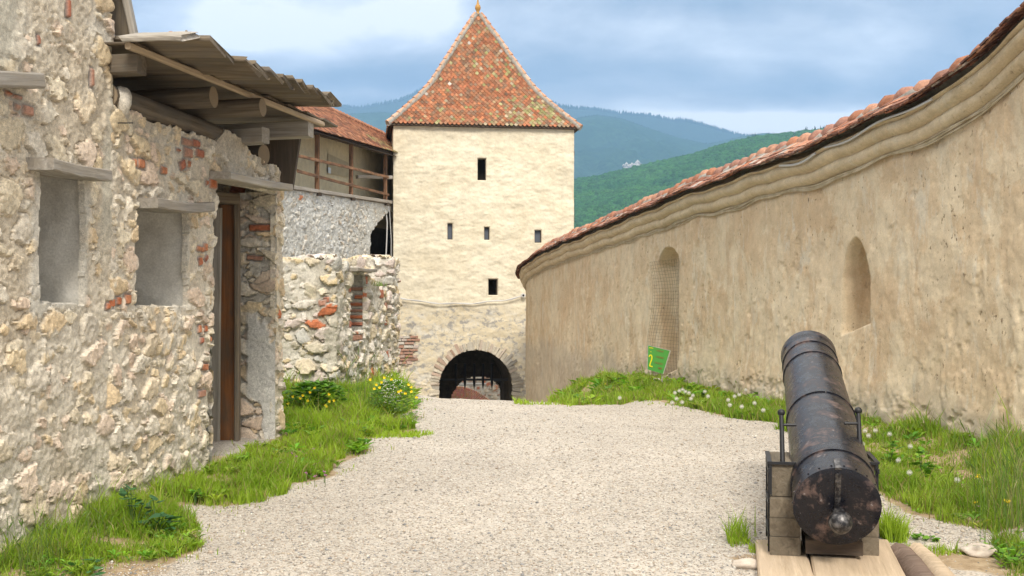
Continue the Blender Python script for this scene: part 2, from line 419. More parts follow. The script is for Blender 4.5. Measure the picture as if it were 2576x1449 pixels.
def tower_low(nt, v, c):
    sep = P(nt, 'ShaderNodeSeparateXYZ'); nt.links.new(v, sep.inputs[0]); z = sep.outputs[2]
    k = P(nt, 'ShaderNodeMapRange'); nt.links.new(math_(nt, 'ADD', z, math_(nt, 'MULTIPLY', noisen(nt, v, 1.2, 5), 1.2)), k.inputs[0])
    k.inputs[1].default_value = 2.2; k.inputs[2].default_value = 1.9; k.inputs[3].default_value = 0; k.inputs[4].default_value = 1; k = k.outputs[0]
    n = noisen(nt, v, 1.5, 7, .72); n2 = noisen(nt, coords(nt, (1, 1, 1.4)), 3.5, 7, .75, .3)
    low = ramp(nt, n, [(.36, (.52, .48, .40)), (.5, (.60, .52, .37)), (.64, (.58, .53, .43))])
    low = mixc(nt, ramp(nt, n2, [(.50, G3(0)), (.585, G3(.85))]), low, (.27, .265, .26))
    low = mixc(nt, ramp(nt, noisen(nt, v, 2.4, 6, .7), [(.55, G3(0)), (.62, G3(.7))]), low, (.60, .57, .50))
    return mixc(nt, k, c, low)
M_TOW = plaster('tower_plaster', (.64, .56, .41), (.75, .685, .54), .48, .35, tower_low, .8, (.42, .34, .22))
M_GALW = plaster('gallery_plaster', (.66, .57, .38), (.72, .64, .45), .1, .1)
def wall_low(nt, v, c):
    sep = P(nt, 'ShaderNodeSeparateXYZ'); nt.links.new(v, sep.inputs[0]); z = sep.outputs[2]
    k = P(nt, 'ShaderNodeMapRange'); nt.links.new(math_(nt, 'SUBTRACT', z, math_(nt, 'MULTIPLY', noisen(nt, v, 1.1, 5), 1.3)), k.inputs[0])
    k.inputs[1].default_value = -.05; k.inputs[2].default_value = -.45; k.inputs[3].default_value = 0; k.inputs[4].default_value = .55
    g = ramp(nt, noisen(nt, v, 3, 6, .7), [(.4, (.34, .30, .25)), (.65, (.50, .44, .34))])
    return mixc(nt, k.outputs[0], c, g)
M_RW = plaster('tan_plaster', (.60, .44, .275), (.70, .57, .39), .8, 1.0, wall_low, .9, (.22, .15, .09), (.66, .59, .46))
M_CORN = plaster('cornice_plaster', (.56, .44, .28), (.72, .60, .42), .3, .5, None, 1.5, (.2, .15, .09))
m, nt, b = newmat('mortar_strip', .95); v = coords(nt)
nt.links.new(ramp(nt, noisen(nt, v, 9, 6, .7), [(.3, (.20, .18, .155)), (.7, (.44, .41, .36))]), b.inputs['Base Color']); M_MORT = m
m, nt, b = newmat('black_void', .95); b.inputs['Base Color'].default_value = (.02, .018, .015, 1); M_VOID = m
m, nt, b = newmat('passage_shade_stone', .95); v = coords(nt)
nt.links.new(ramp(nt, noisen(nt, v, 5, 6, .7), [(.3, (.035, .028, .02)), (.7, (.10, .08, .055))]), b.inputs['Base Color']); M_PASS = m  # near-black colour holds the shade of the passage and doorway
m, nt, b = newmat('black_iron', .5, .5); b.inputs['Base Color'].default_value = (.02, .02, .022, 1); b.inputs['Metallic'].default_value = .3; M_IRON = m
m, nt, b = newmat('cable_white', .6); b.inputs['Base Color'].default_value = (.55, .54, .52, 1); M_CABW = m
m, nt, b = newmat('cable_tan', .8); v = coords(nt)
nt.links.new(ramp(nt, noisen(nt, v, 6), [(.3, (.36, .29, .18)), (.7, (.56, .48, .35))]), b.inputs['Base Color']); M_CABT = m
m, nt, b = newmat('window_pane', .3, .4); b.inputs['Base Color'].default_value = (.10, .11, .13, 1); M_PANE = m
# painted cannon steel: black with bronze wear
m, nt, b = newmat('cannon_paint', .38, .5); v = coords(nt); vs = coords(nt, (1.6, 1, 1))
w1 = noisen(nt, vs, 4.5, 8, .76, .3); w2 = noisen(nt, v, 16, 6, .7); w3 = noisen(nt, v, 70, 3, .7)
wear = math_(nt, 'ADD', math_(nt, 'MULTIPLY', w1, .65), math_(nt, 'MULTIPLY', w2, .35))
c = mixc(nt, ramp(nt, wear, [(.515, G3(0)), (.60, G3(.75))]), (.010, .011, .017), (.17, .115, .10))
c = mixc(nt, ramp(nt, w2, [(.64, G3(0)), (.69, G3(.6))]), c, (.40, .39, .40))
nt.links.new(c, b.inputs['Base Color']); nt.links.new(ramp(nt, wear, [(.4, G3(.20)), (.62, G3(.5))]), b.inputs['Roughness'])
b.inputs['Metallic'].default_value = .35; bump(nt, b, math_(nt, 'ADD', w2, w3), .25, .003); M_CAN = m
# grass / leaves
def m_leaf(name, rough=.55, tr=.35):
    m, nt, b = newmat(name, rough, .3)
    a = P(nt, 'ShaderNodeAttribute', attribute_name='Col'); nt.links.new(a.outputs['Color'], b.inputs['Base Color'])
    t = P(nt, 'ShaderNodeBsdfTranslucent'); nt.links.new(mixc(nt, 1., a.outputs['Color'], (1.2, 1.15, .5), 'MULTIPLY'), t.inputs['Color'])
    mx = P(nt, 'ShaderNodeMixShader'); mx.inputs[0].default_value = tr
    nt.links.new(b.outputs[0], mx.inputs[1]); nt.links.new(t.outputs[0], mx.inputs[2]); nt.links.new(mx.outputs[0], nt.nodes['Material Output'].inputs[0])
    return m
M_GRASS = m_leaf('grass_blade')
M_LEAF = m_leaf('leaf')
m, nt, b = newmat('petal_yellow', .6); b.inputs['Base Color'].default_value = (.80, .58, .02, 1); M_YEL = m
m, nt, b = newmat('clover_pink', .7); b.inputs['Base Color'].default_value = (.45, .18, .35, 1); M_PINK = m
m, nt, b = newmat('seed_fluff', .9); b.inputs['Base Color'].default_value = (.66, .64, .58, 1); M_FLUF = m
m, nt, b = newmat('pale_rock', .9); v = coords(nt)
nt.links.new(ramp(nt, noisen(nt, v, 9, 6, .7), [(.3, (.40, .33, .27)), (.7, (.64, .57, .48))]), b.inputs['Base Color']); bump(nt, b, noisen(nt, v, 30), .6, .01); M_ROCK = m
# ground
m, nt, b = newmat('gravel_ground', .95, .15); v = coords(nt)
vo = P(nt, 'ShaderNodeTexVoronoi'); vo.inputs['Scale'].default_value = 74; vo.inputs['Randomness'].default_value = 1; nt.links.new(v, vo.inputs['Vector'])
vo2 = P(nt, 'ShaderNodeTexVoronoi'); vo2.inputs['Scale'].default_value = 36; nt.links.new(v, vo2.inputs['Vector'])
sp = P(nt, 'ShaderNodeSeparateXYZ'); nt.links.new(vo.outputs['Color'], sp.inputs[0])
sp2 = P(nt, 'ShaderNodeSeparateXYZ'); nt.links.new(vo2.outputs['Color'], sp2.inputs[0])
RST = [(0, (.17, .155, .14)), (.14, (.28, .25, .21)), (.3, (.44, .385, .32)), (.5, (.53, .48, .41)), (.7, (.39, .35, .30)), (.85, (.60, .56, .50)), (1, (.44, .36, .28))]
c = ramp(nt, sp.outputs[0], RST); c2 = ramp(nt, sp2.outputs[0], RST)
c = mixc(nt, .35, c, c2)
c = mixc(nt, 1., c, ramp(nt, noisen(nt, v, .8, 5), [(.3, G3(.88)), (.7, G3(1.08))]), 'MULTIPLY')
att = P(nt, 'ShaderNodeAttribute', attribute_name='Col')      # earth where the gravel is worn off
sa = P(nt, 'ShaderNodeSeparateXYZ'); nt.links.new(att.outputs['Vector'], sa.inputs[0])
em = math_(nt, 'ADD', sa.outputs[0], math_(nt, 'MULTIPLY', math_(nt, 'SUBTRACT', noisen(nt, v, 4, 5, .7), .5), .9))
earth = ramp(nt, noisen(nt, v, 12, 6, .75), [(.3, (.20, .14, .08)), (.55, (.36, .27, .17)), (.75, (.46, .37, .26))])
c = mixc(nt, ramp(nt, em, [(.42, G3(0)), (.6, G3(1))]), c, earth)
nt.links.new(c, b.inputs['Base Color'])
bump(nt, b, math_(nt, 'ADD', vo.outputs['Distance'], math_(nt, 'MULTIPLY', vo2.outputs['Distance'], .8)), -.9, .012); M_GROUND = m

# ------------------------------------------------------------------ terrain
RWP = np.array([(6.9, 4.5), (6.2, 6.5), (5.72, 8.4), (5.1, 10.7), (4.74, 12.0), (4.36, 13.5), (3.9, 15.5), (3.2, 19), (2.6, 22.3), (1.9, 26), (1.25, 29.5), (.75, 32.3), (.50, 34), (.48, 35.1), (.75, 36.2), (1.5, 37.1)])
RWC = np.array([5.6, 5.3, 4.85, 3.80, 3.42, 3.25, 3.15, 3.08, 2.95, 2.81, 2.68, 2.5, 2.3, 2.1, 1.98, 1.95])   # underside of the cornice
def smooth_path(P_, Q_, n):
    # Catmull-Rom
    out = []; q = []
    for i in range(len(P_) - 1):
        p0 = P_[max(i - 1, 0)]; p1 = P_[i]; p2 = P_[i + 1]; p3 = P_[min(i + 2, len(P_) - 1)]
        a0 = Q_[max(i - 1, 0)]; a1 = Q_[i]; a2 = Q_[i + 1]; a3 = Q_[min(i + 2, len(P_) - 1)]
        for k in range(n):
            t = k / n; t2 = t * t; t3 = t2 * t
            f = lambda a, b_, c_, d_: .5 * (2 * b_ + (c_ - a) * t + (2 * a - 5 * b_ + 4 * c_ - d_) * t2 + (3 * b_ - a - 3 * c_ + d_) * t3)
            out.append(f(p0, p1, p2, p3)); q.append(f(a0, a1, a2, a3))
    out.append(P_[-1]); q.append(Q_[-1]); return np.array(out), np.array(q)
RP, RC = smooth_path(RWP, RWC, 16)
def wallx(y): return np.interp(y, RWP[:13, 1], RWP[:13, 0])
GY = [-40, 6, 8, 10, 12, 14, 16, 17, 19, 22, 26, 30, 36, 60, 120, 400, 1000, 9000]
GZ = [-.3, -.25, -.21, -.11, 0, .03, .04, .0, -.30, -.8, -1.4, -2.0, -2.9, -3.6, -12, -60, -90, -90]
def Gh(x, y):
    x = np.asarray(x, float); y = np.asarray(y, float)
    z = np.interp(y, GY, GZ)
    z = z - .035 * np.clip(x, -3, 2) * sstep(11, 15, y) * (1 - sstep(17, 20, y))
    hr = sstep(0, 1, (x - (wallx(y) - 1.9)) / 1.1) * (1 - sstep(21, 29, y)) * sstep(15, 17, y)
    hl = sstep(0, 1, (-1.5 - x) / .8) * (1 - sstep(21, 27, y)) * sstep(15, 17, y)
    z = z * (1 - np.maximum(hr, hl)) + (.04 - .01 * hr) * np.maximum(hr, hl)
    bank = .10 * sstep(-.9, -.1, x - wallx(y)) * (y > 5) * (1 - .6 * sstep(14, 18, y)) * (1 - sstep(24, 30, y))
    lb = .06 * sstep(.7, .1, x - (-4.494 + .16 * y)) * (y < 22) * (y > 5)
    z = z + bank + lb
    near = (y < 45) & (y > 0)
    return z + near * (.03 * (fbm(x * .9, y * .9, 3) - .5) + .018 * (fbm(x * 5, y * 5, 4, 3) - .5))
def hit(u, v):
    """ground point seen at that pixel of the photograph (used once, for surveying positions)"""
    dx, dz = (u - CU) / F, (VH - v) / F
    ys = np.linspace(4, 40, 1800); g = Gh(dx * ys, ys); zz = CH + dz * ys
    k = np.argmax(zz < g)
    if not (zz < g).any(): k = int(np.argmin(zz - g))
    return np.array([dx * ys[k], ys[k]])
ys = np.concatenate([np.linspace(-30, 3, 12), np.linspace(3.3, 24, 330), np.linspace(24.3, 60, 90), np.geomspace(62, 5300, 40)])
xs = np.concatenate([-np.geomspace(4000, 9, 34), np.linspace(-8.5, 9, 250), np.geomspace(9.6, 4000, 34)])
XX, YY = np.meshgrid(xs, ys); ZZ = Gh(XX, YY)
far = (np.abs(XX) > 9) & (YY < 60); ZZ = np.where(far, ZZ - .02 * (np.abs(XX) - 9).clip(0, 300), ZZ)
R_, N_ = XX.shape; i = np.arange(R_ - 1)[:, None] * N_ + np.arange(N_ - 1)[None]
def polymask(poly, x, y):
    x = np.asarray(x); y = np.asarray(y); c = np.zeros(x.shape, bool); n = len(poly); j = n - 1
    for i_ in range(n):
        xi, yi = poly[i_]; xj, yj = poly[j]
        with np.errstate(divide='ignore', invalid='ignore'):
            t = ((yi > y) != (yj > y)) & (x < (xj - xi) * (y - yi) / (yj - yi + 1e-12) + xi)
        c ^= t; j = i_
    return c
# lawns: outlines surveyed from the photograph, in metres on the ground
def world(pl): return [tuple(hit(u, v)) for u, v in pl]
def FX(y): return -4.494 + .16 * y
LA = [(-4.0, 4.4)] + world([(235, 1446), (257, 1412), (330, 1422), (398, 1419), (470, 1400), (515, 1372), (500, 1325), (455, 1292), (440, 1262)])
LA += [(FX(LA[-1][1]) + .02, LA[-1][1]), (FX(6) - .05, 6), (FX(4.4) - .05, 4.4)]
LB = world([(448, 1268), (560, 1275), (640, 1262), (700, 1238), (735, 1216), (800, 1212), (855, 1195), (845, 1168), (900, 1150), (930, 1130), (905, 1108), (960, 1098), (1050, 1090), (1035, 1072), (985, 1064), (1010, 1045), (1055, 1030), (1050, 1010)])
LB += [(-1.9, 19.6), (-2.3, 20.4), (-2.9, 17.2), (-4.4, 17.0), (-4.6, 14.0), (FX(12.2) - .1, 12.3), (FX(12.2), 12.2), (FX(9.0) + .05, LB[0][1])]
RA = world([(1415, 1021), (1480, 1018), (1600, 1006), (1700, 1020), (1780, 1037), (1850, 1052), (1960, 1064), (2060, 1130), (2130, 1190), (2205, 1244), (2300, 1296), (2400, 1318), (2480, 1338)])
RA += [(4.15, 8.3), (4.3, 7.3), (4.9, 6.3)]
for yy in (6.3, 8.2, 10.7, 13.5, 15.5, 19, 22.3, 26, 29): RA.append((float(wallx(yy)) + .05, yy))
RA += [(1.3, 29), (.6, 24), (.75, 19)]
RB = world([(2490, 1400), (2560, 1350), (2600, 1390), (2640, 1449), (2520, 1449)]) + [(3.4, 5.6), (2.95, 5.8)]
earthm = np.zeros(XX.shape)
for poly in (LA, LB, RA, RB): earthm = np.maximum(earthm, polymask(poly, XX, YY) * 1.)
for _ in range(3):
    e = earthm.copy(); e[1:-1, 1:-1] = (earthm[1:-1, 1:-1] * 2 + earthm[:-2, 1:-1] + earthm[2:, 1:-1] + earthm[1:-1, :-2] + earthm[1:-1, 2:]) / 6; earthm = e
bare = lambda cx, cy, rx, ry: np.exp(-(((XX - cx) / rx) ** 2 + ((YY - cy) / ry) ** 2) * 1.2)
hb = hit(2400, 1400); hc = hit(340, 1440); hd = hit(1880, 1400)
earthm = np.clip(earthm + .9 * bare(hb[0], hb[1] - .1, .45, .35) + .75 * bare(hc[0], hc[1], .35, .22) + .7 * bare(hd[0], hd[1] - .1, .25, .25), 0, 1.2)
ground = mk('ground', np.stack([XX, YY, ZZ], -1), np.stack([i, i + 1, i + N_ + 1, i + N_], -1).reshape(-1, 4), M_GROUND, None, True, np.repeat(earthm.reshape(-1, 1), 3, 1))
kind(ground, 'structure', 'pale gravel path between the stone houses and the curved wall', 'ground')

# loose pebbles
def scatter_shape(name, base_v, base_f, pos, scl, rot, col, mat, parent=None, smooth=False, yaw_only=False):
    n = len(pos); bv = np.asarray(base_v, float); k = len(bv)
    ca, sa = np.cos(rot), np.sin(rot)
    scl = scl if scl.ndim == 2 else np.repeat(scl[:, None], 3, 1)
    v = bv[None] * scl[:, None, :]
    v = v * (1 + RNG.uniform(-.18, .18, v.shape))
    x = v[..., 0] * ca[:, None] - v[..., 1] * sa[:, None]; y = v[..., 0] * sa[:, None] + v[..., 1] * ca[:, None]
    V = np.stack([x, y, v[..., 2]], -1) + pos[:, None, :]
    Fq = (np.asarray(base_f)[None] + (np.arange(n) * k)[:, None, None]).reshape(-1, len(base_f[0]))
    C = np.repeat(col[:, None, :], k, 1)
    return mk(name, V.reshape(-1, 3), Fq, mat, parent, smooth, C.reshape(-1, 3))
OCT_V = [(1, 0, 0), (0, 1, 0), (-1, 0, 0), (0, -1, 0), (0, 0, 1), (0, 0, -1)]
OCT_F = [(0, 1, 4), (1, 2, 4), (2, 3, 4), (3, 0, 4), (1, 0, 5), (2, 1, 5), (3, 2, 5), (0, 3, 5)]
n = 90000; yy = 5.4 * np.exp(RNG.uniform(0, 1, n) ** 1.15 * math.log(16.8 / 5.4)); xx = RNG.uniform(-.5, .5, n) * yy * 1.02
keep = ~(polymask(LA, xx, yy) | polymask(LB, xx, yy) | polymask(RA, xx, yy)) & (xx > FX(yy) + .1) & (xx < wallx(yy) - .15)
eb = (np.exp(-(((xx - hb[0]) / .5) ** 2 + ((yy - hb[1] + .1) / .4) ** 2)) > .3) & (RNG.random(n) < .85); keep &= ~eb
xx, yy = xx[keep], yy[keep]; n = len(xx)
r_ = RNG.uniform(.004, .0095, n) * (1 + .9 * (RNG.random(n) < .05)) * (1 + 1.6 * (RNG.random(n) < .002))
pc = np.array([(.58, .52, .44), (.44, .38, .31), (.61, .56, .49), (.32, .29, .25), (.48, .40, .31), (.26, .26, .26), (.64, .61, .55), (.42, .34, .27)])
col = pc[RNG.integers(0, len(pc), n)] * RNG.uniform(.8, 1.12, (n, 1))
peb = scatter_shape('gravel', OCT_V, OCT_F, np.stack([xx, yy, Gh(xx, yy) + r_ * .25], -1), np.stack([r_ * 1.1, r_ * .85, r_ * .6], -1), RNG.uniform(0, 6.3, n), col, M_GRAV, smooth=True)
kind(peb, 'stuff', 'loose pale pebbles covering the path', 'gravel')

# ------------------------------------------------------------------ left house (tall) and shed (low, boarded roof)
dF = np.array([.158, .9874]); nF = np.array([.9874, -.158])
def FP(y, out=0): return np.array([FX(y) + nF[0] * out, y + nF[1] * out])
def yF(u): return 4.494 / ((CU - u) / F + .16)
def sF(y, y0): return (y - y0) / .9874 + (.1215 if y0 == 8.40 else 0)
Y0A, Y1A = 5.2, 8.42
house = thing('stone_house', 'tall rubble stone house with grey plastered window recess, beside the lower boarded shed', 'house', (FX(7), 7, -.3))
stA = dict(big=(.30, .21), small=(.16, .11), drop=.40, drop2=.45, smear=.50, relief=.032, rough=.022, fine=.010, warp=.085, mortar=(.66, .57, .44), mortar2=(.74, .67, .55), brickp=.0)
w1 = (yF(97), yF(209), 1.52, 2.46); w2 = (yF(342), yF(467), 1.50, 2.36); dr = (yF(543), yF(688), -.02, 2.73)
def rect_hole(y0, w, wob=.03, seed=1, slant=0):
    a, b_, z0, z1 = sF(w[0], y0), sF(w[1], y0), w[2], w[3]
    def f(S, T):
        n1 = (fbm(S * 5, T * 5, seed) - .5) * 2 * wob; n2 = (fbm(S * 5, T * 5, seed + 9) - .5) * 2 * wob
        return (S > a + n1 - slant * (z1 - T)) & (S < b_ + n2) & (T > z0 + n2) & (T < z1)
    return f
hA = rect_hole(Y0A, w1, .025, 3)
def br(y0, u, v, wpx, hpx, ang=0, c=0):
    Y = yF(u); return (sF(Y, y0), Z(v, Y), wpx / F * Y * 2.1, hpx / F * Y, ang, c)
bA = [br(Y0A, 228, 195, 9, 50, 0, 3), br(Y0A, 66, 278, 22, 30, 0, 3), br(Y0A, 40, 268, 12, 18, 0, 3), br(Y0A, 22, 236, 20, 14, 0, 0), br(Y0A, 40, 244, 18, 12, 0, 1), br(Y0A, 168, 20, 9, 50, 0, 1), br(Y0A, 93, 100, 6, 28, .2, 1), br(Y0A, 176, 1340, 8, 30, 0, 1), br(Y0A, 146, 1360, 16, 50, -.5, (.55, .36, .16))]
bA += [br(Y0A, 268, 770, 10, 20, 0, 0), br(Y0A, 285, 764, 9, 22, 0, 2)]
def zoneA(S, T, H, C, m):
    # long smears of mortar run down the upper wall
    k = sstep(.50, .62, fbm(S * 2.0, T * .5, 90)) * sstep(1.7, 2.2, T) * (1 - sstep(3.6, 4.2, T))
    rr = fbm(S * 14, T * 14, 55, 4)
    H = H * (1 - .8 * k) + k * (.012 + .02 * (rr - .5))
    mc = np.array((.60, .56, .46)) * (.75 + .5 * rr)[..., None]
    C = C * (1 - .85 * k[..., None]) + mc * .85 * k[..., None]
    # smooth plaster round the window
    a, b_ = sF(w1[0], Y0A), sF(w1[1], Y0A)
    e = np.maximum(np.maximum(a - S, S - b_), np.maximum(w1[2] - T, T - w1[3])) + (fbm(S * 4, T * 4, 66) - .5) * .2
    k = 1 - sstep(.02, .10, e); H = H * (1 - .7 * k) + .01 * k
    pc = np.array((.64, .60, .52)) * (.85 + .3 * rr)[..., None]
    return H, C * (1 - k[..., None] * .9) + pc * k[..., None] * .9
end = FP(Y1A); wA = masonry('wall', [FP(Y0A), end, end - nF * 2.5], -.7, 4.5, 21, M_RUB, house, .0125, .5, hA, bA, stA, extra=zoneA)
def recess(name, w, depth, mat, parent, ext=.06, sd=0):
    """plastered niche behind an opening of the facade"""
    y0, y1, z0, z1 = w; i0 = -.015
    A_ = FP(y0 - ext, i0); B_ = FP(y1 + .03, i0); A2 = FP(y0 - ext, -depth); B2 = FP(y1 + .03, -depth)
    z0 -= .03; z1 += ext
    mb_V = []; mb_F = []
    def add(P0, A, B, na, nb, s_):
        P0, A, B = map(lambda q: np.array(q, float), (P0, A, B)); n_ = np.cross(A, B); n_ /= np.linalg.norm(n_)
        aa, bb = np.meshgrid(np.linspace(0, 1, na), np.linspace(0, 1, nb)); la, lb = np.linalg.norm(A), np.linalg.norm(B)
        edge = np.minimum(np.minimum(aa, 1 - aa), np.minimum(bb, 1 - bb)); k = sstep(0, .08, edge)
        h = .018 * (fbm(aa * la * 4, bb * lb * 4, s_) - .5) * 2 * k
        V = P0 + aa[..., None] * A + bb[..., None] * B + h[..., None] * n_
        o = sum(len(q) for q in mb_V); i_ = np.arange(nb - 1)[:, None] * na + np.arange(na - 1)[None]
        mb_V.append(V.reshape(-1, 3)); mb_F.append(np.stack([i_, i_ + 1, i_ + na + 1, i_ + na], -1).reshape(-1, 4) + o)
    p3 = lambda q, z: np.array([q[0], q[1], z]); H_ = (0, 0, z1 - z0)
    add(p3(B2, z0), p3(B_ - B2, 0), H_, 30, 50, sd)                 # far reveal
    add(p3(A2, z0), p3(B2 - A2, 0), H_, 30, 50, sd + 1)             # back
    add(p3(A_, z0), p3(A2 - A_, 0), H_, 30, 50, sd + 2)             # near reveal
    add(p3(A_, z0), p3(B_ - A_, 0), p3(A2 - A_, 0), 24, 24, sd + 3) # sill
    add(p3(A_, z1), p3(A2 - A_, 0), p3(B_ - A_, 0), 24, 24, sd + 4) # head
    return mk(name, np.vstack(mb_V), np.vstack(mb_F), mat, parent, True, sharp=50)
recess('window', w1, .62, M_PLG, house, sd=5)
# lintels
def fp3(y, out, z): q = FP(y, out); return (q[0], q[1], z)
plank('lintel', fp3(yF(66), .05, Z(412, yF(66))), fp3(yF(226), .03, Z(444, yF(226))), .30, .085, M_WGREY, house, .03, .006, 10)
plank('lintel', fp3(6.2, .04, Z(155, 6.2) - .1), fp3(yF(60), .03, Z(205, yF(60))), .26, .10, M_WGREY, house, 0, .005, 10)
# boarded gable end above the shed roof
gp = [(252, -60), (304, -25), (341, 106), (292, 100)]
Yg = 8.62
gb = MB()
q = [Vector((X(u, Yg), Yg, Z(v, Yg))) for u, v in gp]; dq = Vector((.16, 1, 0)) * .05
gb.add(q + [a + dq for a in q], [(3, 2, 1, 0), (4, 5, 6, 7), (0, 1, 5, 4), (1, 2, 6, 5), (2, 3, 7, 6), (3, 0, 4, 7)])
gbo = mk('gable_board', [Matrix.Rotation(math.pi / 2, 4, 'Y').inverted() @ (v_ - q[0]) for v_ in map(Vector, gb.V)], gb.F, M_WBRD); gbo.matrix_basis = Matrix.Translation(q[0]) @ Matrix.Rotation(math.pi / 2, 4, 'Y'); attach(gbo, house)
plank('barge_board', (X(313, 8.6), 8.58, Z(-40, 8.6)), (X(341, 8.6), 8.60, Z(108, 8.6)), .05, .10, M_WGREY, house, 0, .002)
# roof of the tall house, out of the frame overhead
rb = MB(); e0, e1 = FP(4.6, .2), FP(8.55, .12); b0, b1 = FP(4.6, -2.8), FP(8.55, -2.8)
rb.add([(e0[0], e0[1], 4.55), (e1[0], e1[1], 4.55), (b1[0], b1[1], 5.6), (b0[0], b0[1], 5.6), (e0[0], e0[1], 4.47), (e1[0], e1[1], 4.47), (b1[0], b1[1], 5.5), (b0[0], b0[1], 5.5)], [(0, 1, 2, 3), (7, 6, 5, 4), (0, 4, 5, 1), (1, 5, 6, 2), (3, 2, 6, 7), (0, 3, 7, 4)])
rb.build('roof', M_WOLD, house)

# ---- shed
Y0B, Y1B = 8.40, 12.0; SB = .12 / .9874
shed = thing('stone_shed', 'low rubble shed with plank door, plastered window and overhanging board roof', 'shed', (FX(10), 10, -.1))
stB = dict(big=(.29, .18), small=(.14, .10), drop=.22, drop2=.3, smear=.575, relief=.044, rough=.020, fine=.010, warp=.07, mortar=(.64, .56, .44), mortar2=(.74, .67, .55), brickp=.005)
hw = rect_hole(Y0B, w2, .035, 13, .03); hd_ = rect_hole(Y0B, dr, .045, 17, .085)
bB = []
for (u, v, w_, h_, a_, c_) in [(365, 274, 22, 30, 0, 1), (423, 296, 15, 25, .1, 1), (441, 310, 12, 20, 0, 1), (352, 412, 16, 24, 0, 2), (335, 410, 8, 22, .1, 2), (409, 428, 14, 20, 0, 2), (456, 415, 14, 22, .5, 1), (472, 412, 9, 18, 0, 2),
        (467, 358, 24, 17, 0, 3), (490, 362, 20, 17, 0, 1), (500, 386, 20, 20, 0, 1), (470, 384, 20, 24, 0, 3), (447, 378, 10, 8, 0, 0), (534, 463, 20, 22, 0, 0), (518, 460, 6, 14, 0, 0),
        (295, 757, 10, 22, 0, 0), (318, 752, 14, 24, 0, 2), (276, 762, 14, 22, 0, 0), (262, 755, 8, 30, 0, 1),
        (501, 626, 18, 14, -.1, 2), (514, 622, 8, 20, 0, 2), (501, 657, 10, 20, .1, 0), (516, 650, 10, 12, .6, 1), (499, 827, 8, 20, 0, 2), (514, 826, 8, 18, 0, 0), (505, 856, 9, 16, 0, 1), (526, 853, 6, 16, 0, 2), (512, 923, 16, 18, -.1, 2), (505, 990, 18, 18, 0, 3), (433, 592, 10, 44, 0, (.56, .40, .28))]:
    bB.append(br(Y0B, u, v, w_ * 1.05, h_ * 1.1, a_, c_))
def topB(s):
    y = Y0B - .12 + s * .9874
    return float(np.interp(y, [8.4, 8.6, 10.3, 10.5, 10.9, 11.1, 11.5, 12.2], [3.05, 3.06, 3.06, 3.22, 3.17, 3.10, 3.02, 2.98])) + .035 * (vnoise(np.array(s * 5.), np.array(.5), 8) - .5)
end = FP(Y1B)
def zoneB(S, T, H, C, m):
    rr = fbm(S * 14, T * 14, 56, 4)
    out = []
    for w in (w2, dr):
        a, b_ = sF(w[0], Y0B), sF(w[1], Y0B)
        e = np.maximum(np.maximum(a - S, S - b_), np.maximum(w[2] - T, T - w[3])) + (fbm(S * 4, T * 4, 67) - .5) * .22
        k = (1 - sstep(-.02, .07, e)) * .7; H = H * (1 - .6 * k) + .012 * k
        C = C * (1 - k[..., None]) + np.array((.62, .58, .50)) * (.85 + .3 * rr)[..., None] * k[..., None]
    q = sstep(.0, .16, S); H = np.maximum(H, .0) * q + H * 0 + (1 - q) * -.05
    return H, C
masonry('wall', [FP(Y0B - .12), end, end - nF * 3.0], -.6, topB, 33, M_RUB, shed, .0125, .45, lambda S, T: hw(S, T) | hd_(S, T), bB, stB, extra=zoneB, r=.07)
recess('window', w2, .62, M_PLG, shed, sd=15)
# white boulder under the eave and big stones on the wall head
def rock(name, c, s, mat, parent=None, seed=0, col=None, sub=3, amp=.22):
    import bmesh
    bm = bmesh.new(); bmesh.ops.create_icosphere(bm, subdivisions=sub, radius=1)
    for v_ in bm.verts:
        d_ = 1 + amp * mnoise.noise(v_.co * 1.3 + Vector((seed * 7.1, 0, 0))) * 1.6 + amp * .35 * mnoise.noise(v_.co * 4 + Vector((seed, 3, 0)))
        v_.co = Vector((v_.co.x * s[0], v_.co.y * s[1], v_.co.z * s[2])) * d_ + Vector(c)
    me = bpy.data.meshes.new(name); bm.to_mesh(me); bm.free(); me.materials.append(mat)
    me.polygons.foreach_set('use_smooth', np.ones(len(me.polygons), bool))
    if col:
        a = me.color_attributes.new('Col', 'FLOAT_COLOR', 'POINT'); a.data.foreach_set('color', [k for _ in me.vertices for k in (*col, 1)])
    o = bpy.data.objects.new(name, me); COL.objects.link(o)
    if parent: attach(o, parent)
    return o
rock('boulder', fp3(yF(303), .02, Z(253, yF(303))), (.07, .085, .115), M_RUB, shed, 3, (.74, .68, .58), amp=.12)
# door: far reveal of stacked stone, jamb, leaf, threshold
stR = dict(big=(.42, .16), small=(.2, .10), drop=.0, drop2=.2, smear=.72, relief=.05, rough=.02, warp=.03, mortar=(.62, .58, .50), mortar2=(.66, .62, .55), brickp=.0)
dB = FP(dr[1] + .02, .03); dB2 = FP(dr[1] + .03, -.62)
bR = [(.47, 2.36, .28, .075, 0, 0), (.40, 2.03, .20, .06, -.1, 3), (.06, .95, .08, .22, 0, 0), (.12, 1.32, .05, .6, 0, 1)]
bR = [(.62 - a if False else a, b_, c_, d_, e_, f_) for a, b_, c_, d_, e_, f_ in bR]
def zoneR(S, T, H, C, m):
    k = sstep(.48, .52, fbm(S * 3, T * 1.2, 5)) * (1 - sstep(1.35, 1.5, T)) * sstep(.28, .34, S); rr = fbm(S * 12, T * 12, 6)
    H = H * (1 - .9 * k) + .045 * k + .004 * (rr - .5)
    return H, C * (1 - k[..., None]) + np.array((.70, .68, .63)) * (.85 + .3 * rr)[..., None] * k[..., None]
masonry('door_reveal', [dB2, dB], -.3, 2.75, 51, M_RUB, shed, .012, 0, None, bR, stR, extra=zoneR)
